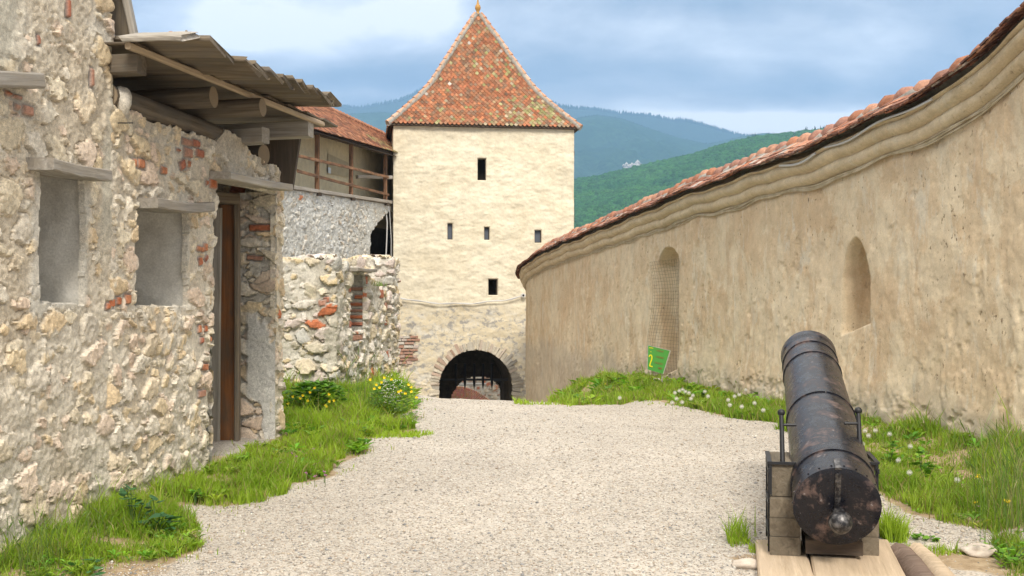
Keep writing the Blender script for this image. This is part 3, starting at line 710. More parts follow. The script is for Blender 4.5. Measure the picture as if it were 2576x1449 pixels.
dA = FP(dr[0] - .04, -.02); dA2 = FP(dr[0] - .04, -.62)
masonry('door_reveal', [dA, dA2], -.3, 2.8, 52, M_RUB, shed, .03, 0, None, (), stR)
door = thing('tmp', '', '') ; bpy.data.objects.remove(door)
Yd = 11.62
def dX(u, Y=Yd): return X(u, Y)
jam = plank('door_frame', (dX(597), Yd, -.04), (dX(596), Yd + .01, 2.70), .10, .05, M_WOLD, shed, math.pi / 2, .002)
jam2 = plank('door_frame', (dX(596), Yd, 2.66), (dX(500), Yd - .45, 2.66), .12, .12, M_WOLD, shed, 0, .002)
lf = plank('door', (dX(572) - .005, Yd + .05, -.02), (dX(572), Yd + .05, 2.60), .19, .045, M_WORG, shed, 0, .002)
lf.matrix_basis = frame_((dX(572), Yd + .05, -.02), (dX(572), Yd + .05, 2.62))
for k, (u0, y_) in enumerate(((541, Yd - .03), (512, Yd - .05), (484, Yd - .03))):
    o = plank('door_board', (0, 0, 0), (2.6, 0, 0), .125, .04, M_WGREY, None, 0, .003)
    o.matrix_basis = frame_((dX(u0), y_, -.04), (dX(u0) + .02, y_, 2.6)); attach(o, lf)
plank('threshold', fp3(dr[0] + .05, -.10, -.055), fp3(dr[1] - .1, -.14, -.045), .30, .10, M_WPALE, shed, 0, .004)
plank('threshold', fp3(dr[0] + .0, -.02, -.15), fp3(dr[1] - .25, -.0, -.14), .34, .12, M_WPALE, shed, .02, .006)
plank('lintel', fp3(yF(526), .04, Z(440, yF(526))), fp3(yF(690), .05, Z(470, yF(690))), .34, .075, M_WGREY, shed, .03, .006, 12, bend=-.02)
plank('lintel', fp3(yF(344), .035, Z(513, yF(344))), fp3(yF(492), .05, Z(522, yF(492))), .30, .085, M_WGREY, shed, 0, .008, 12, bend=-.012)
# wall plate log, cross beams
log('wall_plate', fp3(8.45, -.07, 3.16), fp3(10.75, -.10, 3.17), .105, M_WOLD, M_LEND, shed, 16)
log('beam', (X(537, 9.6) - 1.6, 9.6 + .25, 3.34), (X(538, 9.6), 9.6, 3.37), .094, M_WOLD, M_LEND, shed)
log('beam', (X(660, 10.14) - 1.9, 10.14 + .3, 3.34), (X(661, 10.14), 10.14, 3.38), .088, M_WOLD, M_LEND, shed)
log('beam', (X(665, 11.45) - 1.4, 11.45 + .55, 3.13), (X(664, 11.45), 11.45, Z(389, 11.45)), .108, M_WOLD, M_LEND, shed)
plank('beam', (X(355, 8.41) - 1.2, 8.6, 3.38), (X(357, 8.41), 8.41, 3.395), .15, .15, M_WOLD, shed, 0, .003)
plank('beam', (X(782, 11.5) - 1.7, 11.8, Z(328, 11.5)), (X(782, 11.5), 11.5, Z(326, 11.5)), .16, .17, M_WGREY, shed, 0, .004)
plank('beam', (X(666, 10.9) - .9, 11.15, Z(340, 10.9)), (X(668, 10.9), 10.9, Z(341, 10.9)), .16, .155, M_WGREY, shed, 0, .003)
# big dark brace board under the last beam
Yb = 11.95; bb_ = MB()
q = [Vector((X(u, Yb), Yb, Z(v, Yb))) for u, v in [(664, 352), (754, 346), (735, 474), (690, 466), (664, 400)]]; dq = Vector((.1, 1, 0)) * .06
bb_.add([Vector((-(a.z - q[0].z), a.x - q[0].x, a.y - q[0].y)) for a in q] + [Vector((-(a.z + dq.z - q[0].z), a.x + dq.x - q[0].x, a.y + dq.y - q[0].y)) for a in q], [(0, 1, 2, 3, 4), (9, 8, 7, 6, 5), (0, 5, 6, 1), (1, 6, 7, 2), (2, 7, 8, 3), (3, 8, 9, 4), (4, 9, 5, 0)])
bo = bb_.build('brace_board', m_wood('brace_wood', (.07, .055, .042), (.15, .115, .085), (.10, .08, .06)))
bo.matrix_basis = Matrix(((0, 1, 0, q[0].x), (0, 0, 1, q[0].y), (-1, 0, 0, q[0].z), (0, 0, 0, 1))); attach(bo, shed)
# roof of overlapping boards
bat0 = Vector((X(322, 8.2), 8.2, Z(112, 8.2))); bat1 = Vector((X(812, 11.78), 11.78, Z(310, 11.78)))
plank('batten', bat0 - Vector((0, 0, .012)), bat1 - Vector((0, 0, .012)), .05, .05, M_WPALE, shed, 0, .004, 12)
roof = bpy.data.objects.new('roof', None)
nb = 12
under = []
for k in range(nb):
    t = (k + .3) / nb
    Yk = lerp(8.12, 11.35, t)
    vline = np.interp(t, [0, .12, .3, .45, .6, .8, 1], [99, 132, 184, 207, 222, 245, 272]); uline = np.interp(t, [0, .12, .3, .45, .6, .8, 1], [478, 548, 640, 695, 740, 802, 856])
    zk = Z(vline, Yk) + .035 + random.uniform(-.012, .02); xk = X(uline, Yk) + random.uniform(-.05, .04)
    rl = -.34 if k == 0 else random.uniform(.16, .30)
    Lb = .50 if k == 0 else 2.3
    o = plank('roof_board', (xk - Lb, Yk + .18 * Lb, zk + .043 * Lb), (xk, Yk, zk), .32 if k else .28, .045, M_WGREY if k == 0 else M_WBRD if k % 3 else M_WOLD, shed, -rl, .006, 8, bend=.03 * random.random(), endrag=.025)
    # pale, splintered upper layer
    if k not in (6, 10): continue
    o2 = plank('roof_board', (xk - 1.7, Yk + .36, zk + .145), (xk - random.uniform(.02, .3), Yk + .03, zk + .042), .20, .018, M_WGREY, shed, -rl + random.uniform(-.15, .15), .01, 8, bend=.05 * random.random(), endrag=.04)
for k in range(9):                                                  # closed ceiling boards further in
    Yk = lerp(8.55, 12.0, k / 8)
    plank('ceiling_board', (FX(Yk) - 2.6, Yk + .4, 3.60), (lerp(bat0.x, bat1.x, k / 8) + .06, Yk - .02, lerp(bat0.z, bat1.z, k / 8) + .035), .50, .02, M_WOLD, shed, 0, .003)
# twigs caught on the roof
tw = MB(); tw.tube([(X(440, 8.3), 8.35, Z(92, 8.3)), (X(462, 8.3), 8.3, Z(86, 8.3)), (X(484, 8.3), 8.25, Z(86, 8.3))], [.008, .014, .007], 6)
tw.tube([(X(468, 8.3), 8.3, Z(88, 8.3)), (X(469, 8.3), 8.3, Z(76, 8.3))], [.01, .008], 6)
for u, v in ((838, 258), (808, 247), (780, 240), (545, 118), (612, 160)):
    Y_ = np.interp(u, [478, 856], [8.2, 11.3])
    for _ in range(3): tw.tube([(X(u + random.uniform(-8, 8), Y_), Y_ + .05, Z(v + 6, Y_)), (X(u + random.uniform(-9, 9), Y_), Y_, Z(v - random.uniform(0, 8), Y_))], .006, 5)
tag(tw.build('twigs', M_WGREY), 'dry twigs lying on top of the board roof of the shed', 'twigs')['kind'] = 'stuff'
# side and back walls of both buildings (unseen from here, close the dark interior)
def slab(name, quad, z0, z1, mat, parent):
    mb = MB(); n_ = len(quad)
    V = [(x, y, z0) for x, y in quad] + [(x, y, z1) for x, y in quad]
    mb.add(V, [tuple(reversed(range(n_))), tuple(range(n_, 2 * n_))] + [(i_, (i_ + 1) % n_, (i_ + 1) % n_ + n_, i_ + n_) for i_ in range(n_)])
    return mb.build(name, mat, parent)
q0, q1, q2, q3 = FP(8.35, -.65), FP(11.9, -.65), FP(11.9, -3.0), FP(8.35, -3.0)
slab('back_wall', [FP(8.3, -2.8), FP(12.0, -2.8), FP(12.0, -3.1), FP(8.3, -3.1)], -.6, 3.5, M_PLG, shed)
slab('inner_wall', [FP(8.5, -.63), FP(dr[0] - .1, -.63), FP(dr[0] - .1, -.75), FP(8.5, -.75)], -.6, 3.0, M_PLG, shed)
slab('back_wall', [FP(5.2, -.7), FP(8.38, -.7), FP(8.38, -2.6), FP(5.2, -2.6)], -.6, 4.4, M_PLG, house)
# the iron rod poking out of the joint
rod = MB(); rod.tube([fp3(yF(276), .07, Z(310, yF(276))), fp3(yF(305), .10, Z(310, yF(305)))], .005, 6); rod.build('iron_rod', M_IRON, shed)

# ------------------------------------------------------------------ ruined wall between shed and tower
ruin = thing('ruined_house', 'roofless ruined rubble house with brick window opening, between shed and tower', 'ruin', (-3, 18, 0))
c0 = np.array([-2.81, 17.0]); dirS = np.array([.158, .9874]); c1 = c0 + dirS * 3.28
stC = dict(big=(.36, .23), small=(.17, .12), drop=.15, drop2=.3, smear=.60, relief=.08, rough=.045, fine=.01, warp=.045, mortar=(.50, .46, .38), mortar2=(.62, .58, .50), brickp=.006,
           pal=[(.64, .57, .44), (.72, .66, .58), (.60, .48, .30), (.66, .56, .50), (.52, .50, .45), (.70, .60, .44)])
p_front0 = np.array([-4.9, 17.15])
Lf = np.linalg.norm(c0 - p_front0)
def yR(u):   # along the side wall
    r_ = (u - CU) / F; t_ = (r_ * c0[1] - c0[0]) / (dirS[0] - r_ * dirS[1]); return t_
def sR(u): return Lf + yR(u)
def topC(s):
    base = np.interp(s, [0, Lf - .4, Lf, Lf + .75, Lf + .8, Lf + 1.75, Lf + 1.85, Lf + 2.3, Lf + 2.9, Lf + 3.5, Lf + 5.5], [2.15, 2.24, 2.22, 2.12, 2.10, 2.08, 2.0, 1.86, 1.74, 1.80, 1.8])
    return float(base) + .10 * (vnoise(np.array(s * 4.5), np.array(.3), 18) - .5)
tw0, tw1 = sR(881), sR(917); zw0, zw1 = 1.08, 2.06
def holeC(S, T):
    n1 = (fbm(S * 5, T * 5, 31) - .5) * .05
    return (S > tw0 + n1) & (S < tw1 + n1) & (T > zw0 + n1) & (T < zw1)
bC = [(tw1 + .06, 1.95, .10, .14, 0, 1), (tw0 - .06, 1.78, .10, .10, 0, 1), (tw0 - .05, 1.2, .1, .12, 0, 1), (tw0 + .35, .97, .55, .10, 0, 3), (Lf + 2.6, 1.72, .3, .16, 0, 1), (sR(835), 1.6, .1, .09, 0, 1), (Lf + 2.9, 1.2, .12, .12, 0, 1), (Lf + 3.0, .6, .14, .14, 0, 1), (Lf + 2.9, 1.5, .2, .14, 0, 3), (Lf - .2, 1.55, .12, .1, 0, 3)]
masonry('wall', [p_front0, c0, c1], -.5, topC, 61, M_RUB, ruin, .02, .5, holeC, bC, stC, r=.08)
# rear cross wall seen above it
r0 = np.array([-5.4, 20.15]); r1 = c1 + np.array([.02, -.12])
masonry('cross_wall', [r0, r1, r1 + dirS * .5, r1 + dirS * .5 + np.array([-.8, .1])], -.5, lambda s: 2.38 + .08 * (float(vnoise(np.array(s * 5.), np.array(.1), 5)) - .5), 63, M_RUB, ruin, .022, .5, None, [(3.05, 1.05, .1, .1, 0, 1)], dict(stC, big=(.28, .17)), r=.08)
def rp(s_, out, z):
    t_ = s_ - Lf; p_ = c0 + dirS * t_ + nF * out; return (p_[0], p_[1], z)
plank('lintel', rp(tw0 - .12, .02, 2.10), rp(tw1 + .2, .03, 2.12), .30, .06, M_WGREY, ruin, 0, .006)
# brick reveal in that opening
rv0 = c0 + dirS * (tw1 - Lf + .02) - nF * .45; rv1 = c0 + dirS * (tw1 - Lf + .02) - nF * .01
bq = [(.30, 1.80, .26, .07, 0, 3), (.36, 1.66, .2, .075, 0, 0), (.26, 1.53, .34, .07, 0, 0), (.28, 1.42, .3, .06, 0, 3), (.30, 1.31, .28, .07, 0, 0), (.25, 1.19, .34, .07, 0, 1)]
masonry('window_reveal', [rv0, rv1], .9, 2.1, 65, M_RUB, ruin, .015, 0, None, bq, dict(stR, relief=.01, smear=.3))
slab('inner_wall', [c0 + dirS * .4 - nF * .46, c0 + dirS * 1.9 - nF * .46, c0 + dirS * 1.9 - nF * .56, c0 + dirS * .4 - nF * .56], -.3, 2.0, M_PLG, ruin)
# small rail post left of the ruin
plank('rail', (X(690, 17.3), 17.3, Z(653, 17.3)), (X(748, 17.3), 17.3, Z(655, 17.3)), .05, .05, M_WDARK, ruin)

# ------------------------------------------------------------------ tower
TA = math.radians(8); td = np.array([math.cos(TA), math.sin(TA)]); tn = np.array([math.sin(TA), -math.cos(TA)])   # along front, outward normal
T0 = np.array([-4.20, 38.0]); TL, TD = 6.51, 4.6
def tw_hit(u, v, off=0):
    """(s, z) on the tower front plane"""
    r_ = (u - CU) / F; o = T0 + tn * off
    t_ = (r_ * o[1] - o[0]) / (td[0] - r_ * td[1]); Y_ = o[1] + t_ * td[1]; return t_, Z(v, Y_)
def TPt(s_, out=0, z=0): p_ = T0 + td * s_ + tn * out; return (p_[0], p_[1], z)
tower = thing('gate_tower', 'square cream plastered gate tower with steep lichened orange tile roof', 'tower', (T0[0] + 3, T0[1] + 2, -2.9))
WIN = [((1200, 397), (1224, 454), 0), ((1124.5, 561), (1140, 603), 1), ((1217, 571), (1232, 604), 1), ((1344, 577), (1363, 611), 1), ((1227, 702), (1252, 744), 0)]
wins = []
for a, b_, k in WIN:
    s0, z1 = tw_hit(*a); s1, _ = tw_hit(b_[0], a[1]); _, z0 = tw_hit(a[0], b_[1]); wins.append((s0, s1, z0, z1, k))
ZE = 7.93
gs0, _ = tw_hit(1103, 900); gs1, _ = tw_hit(1290, 900); gc = (gs0 + gs1) / 2; gr = (gs1 - gs0) / 2; _, gtop = tw_hit(1196, 879); gsp = gtop - gr
def arch_in(S, T, c=gc, r=gr, sp=gsp, z0=-9): return ((np.abs(S - c) < r) & (T < sp) & (T > z0)) | (((S - c) ** 2 + (T - sp) ** 2) < r * r) & (T >= sp)
def holeT(S, T):
    h = arch_in(S, T, gc, gr + .02 * 0 + (fbm(S * 6, T * 6, 71) - .5) * .05)
    for s0, s1, z0, z1, k in wins: h |= (S > s0) & (S < s1) & (T > z0) & (T < z1)
    return h
def tower_rel(S, T, H, C, m):
    n1 = fbm(S * .8, T * 1.2, 80, 3); n2 = fbm(S * 2.4, T * 5.4, 81, 5); n3 = fbm(S * 11, T * 15, 82, 4)
    edge = np.abs(n2 - .5) ; cr = 1 - sstep(0, .03, edge)
    H = .09 * (n1 - .5) + .058 * (n2 - .5) + .024 * (n3 - .5) - .006 * cr
    # bare brick / rubble patch low left
    k = sstep(.5, .58, 1 - np.hypot((S - .30) / 1.0, (T - (-.15)) / 1.3) + (fbm(S * 3, T * 3, 83) - .5) * .5)
    low = 1 - sstep(-1.6, -.6, T)
    sm, sh, sid, _e = stones(S, T, .34, .12, 84, .1)
    H = H + k * (sh * .06 - .05) + low * .03 * sh
    return H, C
def mortar_rel(mat_): return mat_
# front face (relief mesh) then plain flanks
def relief_wall(name, path, zb, zt, rel, mat, parent, res, hole=None, vert=None):
    o = masonry(name, path, zb, zt, 5, mat, parent, res, 0, hole, (), dict(relief=0), extra=rel); return o
Ptl = T0; Ptr = T0 + td * TL; Pbr = Ptr - tn * TD; Pbl = T0 - tn * TD
front = relief_wall('wall', [Ptl, Ptr], -4.2, ZE, tower_rel, M_TOW, tower, .03, holeT)
relief_wall('side_wall', [Pbl + td * .0, Ptl - td * .0], -4.2, ZE, tower_rel, M_TOW, tower, .06)
relief_wall('side_wall', [Ptr, Pbr], -4.2, ZE, tower_rel, M_TOW, tower, .06)
# back wall with the outer arch
inner = TD
a0, _z = tw_hit(1126, 950, -inner); a1, _z = tw_hit(1268, 950, -inner); _, itop = tw_hit(1196, 941, -inner); ic = (a0 + a1) / 2; ir = (a1 - a0) / 2
sheetL = TL
def back_sheet(off, mat, nm):
    P0 = TPt(0, -off, -6.5); return sheet(nm, P0, (td[0] * TL, td[1] * TL, 0), (0, 0, ZE + 6.5), 130, 280, mat, tower, .02, 3, hole=lambda a, b_: arch_in(a, b_ - 6.5, ic, ir, itop - ir * .7 if False else itop - ir))
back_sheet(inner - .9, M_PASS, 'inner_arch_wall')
back_sheet(inner, M_TOW, 'back_wall')
# passage vault and side walls
pv = MB(); nseg = 28; prof = [(gc - gr - .02, -4.5)] + [(gc - (gr + .02) * math.cos(math.pi * k / nseg), gsp + (gr + .02) * math.sin(math.pi * k / nseg)) for k in range(nseg + 1)] + [(gc + gr + .02, -4.5)]
V = []; Fq = []
nd = 24
for d_ in range(nd + 1):
    for (s_, z_) in prof:
        jx = random.uniform(-.02, .02); V.append(TPt(s_ + jx, -.01 - (inner - .9) * d_ / nd, z_ + random.uniform(-.02, .02)))
n_ = len(prof)
for d_ in range(nd):
    for k in range(n_ - 1): a = d_ * n_ + k; Fq.append((a, a + 1, a + n_ + 1, a + n_))
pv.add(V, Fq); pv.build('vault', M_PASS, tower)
pf = MB(); pf.add([TPt(-.2, .0, -2.95), TPt(TL, .0, -2.95), TPt(TL, -9, -4.6), TPt(-.2, -9, -4.6)], [(0, 1, 2, 3)]); pf.build('passage_floor', M_ROCK, tower)
pf = MB(); pf.add([TPt(0, -.3, 1.2), TPt(TL, -.3, 1.2), TPt(TL, -inner, 1.2), TPt(0, -inner, 1.2)], [(0, 1, 2, 3)]); pf.build('inner_floor', M_VOID, tower)
# voussoirs
vr = MB(); nv = 44
for k in range(nv):
    t = (k + .5) / nv; an = math.radians(-12) + math.radians(204) * t
    brick = (.13 < 1 - t < .38) and k % 2
    L_ = random.uniform(.22, .38) if 1 - t < .55 else random.uniform(.26, .44); w_ = math.radians(204) / nv * (gr + .15) * random.uniform(.6, 1.0); an += random.uniform(-.015, .015)
    ca, sa = math.cos(an), math.sin(an); rc = gr + L_ / 2 - .015
    c_ = TPt(gc + rc * ca, .012 + random.uniform(-.022, .018), gsp + rc * sa)
    M_ = Matrix(((td[0] * ca, -td[0] * sa, tn[0]), (td[1] * ca, -td[1] * sa, tn[1]), (sa, ca, 0)))
    colr = random.choice([(.42, .29, .22), (.44, .33, .26)]) if brick else random.choice([(.54, .49, .40), (.47, .43, .36), (.58, .52, .42), (.42, .39, .34), (.52, .44, .36)])
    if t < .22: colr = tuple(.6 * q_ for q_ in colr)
    vr.box(c_, (L_, w_, .09), M_, colr, .022)
vr.build('arch_stones', M_BRICKV, tower, color=True)
# brickwork showing through low on the left
bp = MB()
for r_ in range(9):
    z_ = .42 - r_ * .115 - random.uniform(0, .02); s_ = .06
    while s_ < .72 + .3 * math.sin(r_ * 2.3) * .4:
        w_ = random.uniform(.14, .34); colr = random.choice([(.50, .42, .37), (.42, .27, .21), (.56, .52, .46), (.38, .22, .16)])
        if r_ > 4: colr = random.choice([(.42, .24, .17), (.48, .36, .30), (.36, .22, .17)])
        bp.box(TPt(s_ + w_ / 2, .012 + random.uniform(0, .02), z_), (w_ * .93, .05, random.uniform(.055, .10)), Matrix(((td[0], -td[1], 0), (td[1], td[0], 0), (0, 0, 1))), colr, .012); s_ += w_
bp.build('bare_brickwork', M_BRICKV, tower, color=True)
# windows
Rt = Matrix(((td[0], -td[1], 0), (td[1], td[0], 0), (0, 0, 1)))
for (s0, s1, z0, z1, k) in wins:
    wb = MB(); D_ = .55; e = .01
    A = [TPt(s0 - e, -.01, z0 - e), TPt(s1 + e, -.01, z0 - e), TPt(s1 + e, -.01, z1 + e), TPt(s0 - e, -.01, z1 + e)]; B = [TPt(s0 - e, -D_, z0 - e), TPt(s1 + e, -D_, z0 - e), TPt(s1 + e, -D_, z1 + e), TPt(s0 - e, -D_, z1 + e)]
    wb.add(A + B, [(0, 1, 5, 4), (1, 2, 6, 5), (2, 3, 7, 6), (3, 0, 4, 7)]); w_o = wb.build('window', M_TOW if k == 0 else M_WDARK, tower)
    fb = MB(); t_ = .035; dp = -.10
    sc, zc = (s0 + s1) / 2, (z0 + z1) / 2; sw, zh = s1 - s0, z1 - z0
    fb.box(TPt(s0 + t_ / 2, dp, zc), (t_, .06, zh - .002), Rt); fb.box(TPt(s1 - t_ / 2, dp, zc), (t_, .06, zh - .002), Rt)
    fb.box(TPt(sc, dp, z0 + t_ / 2), (sw - 2 * t_, .06, t_), Rt); fb.box(TPt(sc, dp, z1 - t_ / 2), (sw - 2 * t_, .06, t_), Rt)
    f_ = fb.build('frame', M_WDARK); attach(f_, w_o)
    if k:
        gb_ = MB(); gb_.box(TPt(sc, dp - .06, zc), (sw, .01, zh), Rt); g_ = gb_.build('pane', M_PANE); attach(g_, w_o)
    else:
        gb_ = MB(); gb_.box(TPt(sc, -.6, zc), (sw + .5, .02, zh + .5), Rt); g_ = gb_.build('dark_interior', M_VOID); attach(g_, w_o)

# ---- roofs made of single tiles
TC = [(.38, .14, .068), (.32, .125, .065), (.41, .18, .09), (.28, .14, .08), (.35, .155, .08), (.23, .135, .085), (.41, .155, .07), (.30, .16, .085)]
LICH = [(.30, .26, .11), (.28, .26, .11), (.36, .32, .16), (.34, .23, .13), (.30, .20, .12), (.38, .30, .20)]
class Tiles:
    def __init__(s): s.mb = MB()
    def tile(s, c, a, up, n, w, L, th, col, pointed=True):
        c, a, up, n = map(Vector, (c, a, up, n))
        c = c + n * random.uniform(0, .008); yaw = random.uniform(-.03, .03); a2 = a + up * yaw
        if pointed: o = [(-.5, .5), (-.5, -.08), (-.16, -.45), (0, -.5), (.16, -.45), (.5, -.08), (.5, .5)]
        else: o = [(-.5, .5), (-.5, -.44), (-.44, -.5), (.44, -.5), (.5, -.44), (.5, .5)]
        k = len(o)
        top = [c + a2 * (x * w) + up * (y * L) + n * (th + (.5 - y) * L * .10) for x, y in o]; bot = [p_ - n * th for p_ in top]
        s.mb.add(top + bot, [tuple(range(k))[::-1]] + [(i_, (i_ + 1) % k, (i_ + 1) % k + k, i_ + k) for i_ in range(k)], col)
ctr = np.array(TPt(TL / 2, -TD / 2, 0)); ZA = Z(36, ctr[1]) ; HR = ZA - (ZE - .02)
hw_prof = ([0, .05, .133, .233, .358, .467, .592, .65, .758, .842, .925, 1.0], [.02, .062, .13, .215, .315, .408, .508, .563, .685, .80, .912, 1.02])
def wr(h): return float(np.interp(h, *hw_prof))
OV = .14
axes = [(td, tn, TL / 2 + OV, TD / 2 + OV), (-tn, td, TD / 2 + OV, TL / 2 + OV), (-td, -tn, TL / 2 + OV, TD / 2 + OV), (tn, -td, TD / 2 + OV, TL / 2 + OV)]
def rpt(h, a_, n_, ha, hn, x=0):
    w_ = wr(h); p_ = ctr[:2] + n_ * hn * w_ + a_ * x; return Vector((p_[0], p_[1], ZA - HR * h))
ts = Tiles(); base = MB()
for fi, (a_, n_, ha, hn) in enumerate(axes):
    hs = np.linspace(0, 1, 40); pts = [rpt(h, a_, n_, ha, hn) for h in hs]
    base.add(sum([[rpt(h, a_, n_, ha, hn, -ha * wr(h)) - Vector((n_[0], n_[1], .6)) * .03, rpt(h, a_, n_, ha, hn, ha * wr(h)) - Vector((n_[0], n_[1], .6)) * .03] for h in hs], []), [(2 * k, 2 * k + 2, 2 * k + 3, 2 * k + 1) for k in range(39)])
    Ls = np.r_[0, np.cumsum([(pts[k + 1] - pts[k]).length for k in range(39)])]
    row = 0; d_ = Ls[-1] - .06
    while d_ > .25:
        h = float(np.interp(d_, Ls, hs)); h_ = float(np.interp(d_ - .1, Ls, hs)); p1 = rpt(h, a_, n_, ha, hn); p0 = rpt(h_, a_, n_, ha, hn); up = (p0 - p1).normalized()
        av = Vector((a_[0], a_[1], 0)); nn = av.cross(up).normalized()
        if nn.z < 0: nn = -nn
        hwid = ha * wr(h); tw_ = .158; x = -hwid + (.5 * tw_ if row % 2 else 0)
        x0 = -math.ceil(hwid / tw_) * tw_ + (tw_ / 2 if row % 2 else 0)
        x = x0
        while x < hwid:
            if abs(x) < hwid - .01:
                sx = x / ha; lz = 1 - h
                lich = .05 + .55 * max(0, vnoise(np.array(x * .9 + 3), np.array(d_ * .9), 44 + fi) - .38) * (1.6 if (x > -.3 and h > .45) else .5)
                if random.random() < lich * 1.3: colr = random.choice(LICH)
                else: colr = random.choice(TC)
                if random.random() < .010: colr = (.50, .43, .37)
                j_ = random.uniform(.62, 1.2); colr = tuple(q_ * j_ for q_ in colr)
                ts.tile(p1 + av * (x + random.uniform(-.006, .006)) + up * .05, av, up, nn, tw_ * .95, .205, .022, colr)
            x += tw_
        d_ -= .103; row += 1
rf = ts.mb.build('roof', M_TILE, tower, color=True)
attach(base.build('roof_boards', M_WDARK), rf)
# hips
hipm = MB(); hipt = MB()
for fi in range(4):
    a_, n_, ha, hn = axes[fi]
    P_ = [rpt(h, a_, n_, ha, hn, ha * wr(h)) for h in np.linspace(.005, 1, 60)]
    hipm.tube([p_ + Vector((0, 0, .015)) for p_ in P_], .105, 10, jit=.12)
    L = np.r_[0, np.cumsum([(P_[k + 1] - P_[k]).length for k in range(59)])]; nt_ = int(L[-1] / .31)
    for k in range(nt_):
        d0 = L[-1] - k * L[-1] / nt_; d1 = d0 - L[-1] / nt_ * 1.12
        pa, pb = [Vector([np.interp(max(d_, 0), L, [q_[c_] for q_ in P_]) for c_ in range(3)]) for d_ in (d0, d1)]
        j_ = random.uniform(.85, 1.15); out_ = Vector((a_[0] + n_[0], a_[1] + n_[1], 0)).normalized() * .03 + Vector((0, 0, .06))
        hipt.tube([pa + out_, pb + out_ - Vector((0, 0, .018))], [.088, .066], 10, True, tuple(q_ * j_ for q_ in random.choice([(.58, .30, .18), (.54, .33, .22), (.60, .36, .25), (.50, .26, .16)])), .04)
hipm.build('hip_mortar', M_MORT, tower, True)
hipt.build('hip_tiles', M_TILE, tower, color=True)
M_FIN = newmat('finial_ochre', .5, .4)[0]; M_FIN.node_tree.nodes['Principled BSDF'].inputs['Base Color'].default_value = (.42, .22, .05, 1)
fin = MB(); Mf = Matrix.Translation((ctr[0], ctr[1], ZA)) @ Matrix.Rotation(-math.pi / 2, 4, 'Y')
fin.lathe([(-.1, .10), (.0, .09), (.04, .07), (.08, .05), (.14, .07), (.20, .105), (.26, .11), (.33, .09), (.38, .05), (.46, .035), (.65, .015), (.95, .003)], Mf, 16); fin.build('finial', M_FIN, tower, True)
# eaves board
eb_ = MB()
for a_, n_, ha, hn in axes:
    p_ = ctr[:2] + n_ * (hn + .0); M_ = Matrix(((a_[0], -n_[0], 0), (a_[1], -n_[1], 0), (0, 0, 1)))
    eb_.box((p_[0] - n_[0] * .06, p_[1] - n_[1] * .06, ZE - .03), (ha * 2 - .05, .05, .035), M_)
eb_.build('eaves_board', M_WDARK, tower)

# portcullis
port = thing('portcullis', 'black iron spiked portcullis hanging inside the arched gateway', 'portcullis', TPt(gc, -1.6, -1.5))
Yp = 40.0
for u in (1147, 1169.6, 1192.9, 1215, 1237.6):
    pb_ = MB(); Yq = Yp; pb_.tube([(X(u, Yq), Yq, Z(915, Yq)), (X(u, Yq), Yq, Z(964, Yq)), (X(u, Yq), Yq, Z(981, Yq))], [.055, .055, .005], 6); pb_.build('bar', M_IRON, port)
pb_ = MB(); pb_.box((X(1192, Yp), Yp, Z(955, Yp)), (2.6, .07, .08)); pb_.build('crossbar', M_IRON, port)
# masonry beyond the gate
beyond = thing('outer_stair', 'curved brick stair parapet and rubble wall seen through the gateway', 'stair', (-2, 50, -5))
masonry('wall', [(-6.5, 51.5), (3.0, 51.0)], -8, 2.2, 91, M_RUB, beyond, .07, 0, None, (), dict(stC, big=(.42, .26), small=(.25, .16), brickp=.12, pal=[(.56, .48, .36), (.40, .24, .17), (.50, .36, .26), (.60, .54, .42)]))
cs = MB()
cp = [(1126, 975), (1140, 973), (1160, 972), (1180, 977), (1200, 985), (1220, 998), (1240, 1012), (1255, 1030)]
cl = [(u, v + np.interp(u, [1126, 1180, 1230, 1255], [28, 30, 38, 40])) for u, v in cp]; Yc = 49.5
for i_ in range(len(cp) - 1):
    n__ = 5
    for k in range(n__):
        for r_ in range(5):
            f = (k + .5) / n__; ut = lerp(cp[i_][0], cp[i_ + 1][0], f); vt = lerp(cp[i_][1], cp[i_ + 1][1], f); vb = lerp(cl[i_][1], cl[i_ + 1][1], f)
            v_ = lerp(vt, vb, (r_ + .5) / 5); an = -math.atan2(cp[i_ + 1][1] - cp[i_][1], cp[i_ + 1][0] - cp[i_][0])
            cs.box((X(ut, Yc), Yc + random.uniform(0, .02), Z(v_, Yc)), ((cp[i_ + 1][0] - cp[i_][0]) / n__ / F * Yc * .92, .3, (vb - vt) / 5 / F * Yc * .9), Matrix.Rotation(-an, 3, 'Y'), tuple(q_ * random.uniform(.8, 1.2) for q_ in (.42, .19, .13)))
cs.build('brick_parapet', M_BRICKV, beyond, color=True)
for u in (1128, 1152, 1176):
    cs = MB(); cs.tube([(X(u, Yc), Yc + .1, Z(1000, Yc)), (X(u, Yc), Yc + .1, -6)], .09, 6); cs.build('post', M_WDARK, beyond)
cs = MB(); cs.tube([(X(1155, 46), 46, Z(968, 46)), (X(1222, 46), 46, Z(966, 46))], .05, 8)
tag(cs.build('metal_pipe', M_CABW), 'pale horizontal pipe behind the portcullis inside the gateway', 'pipe')

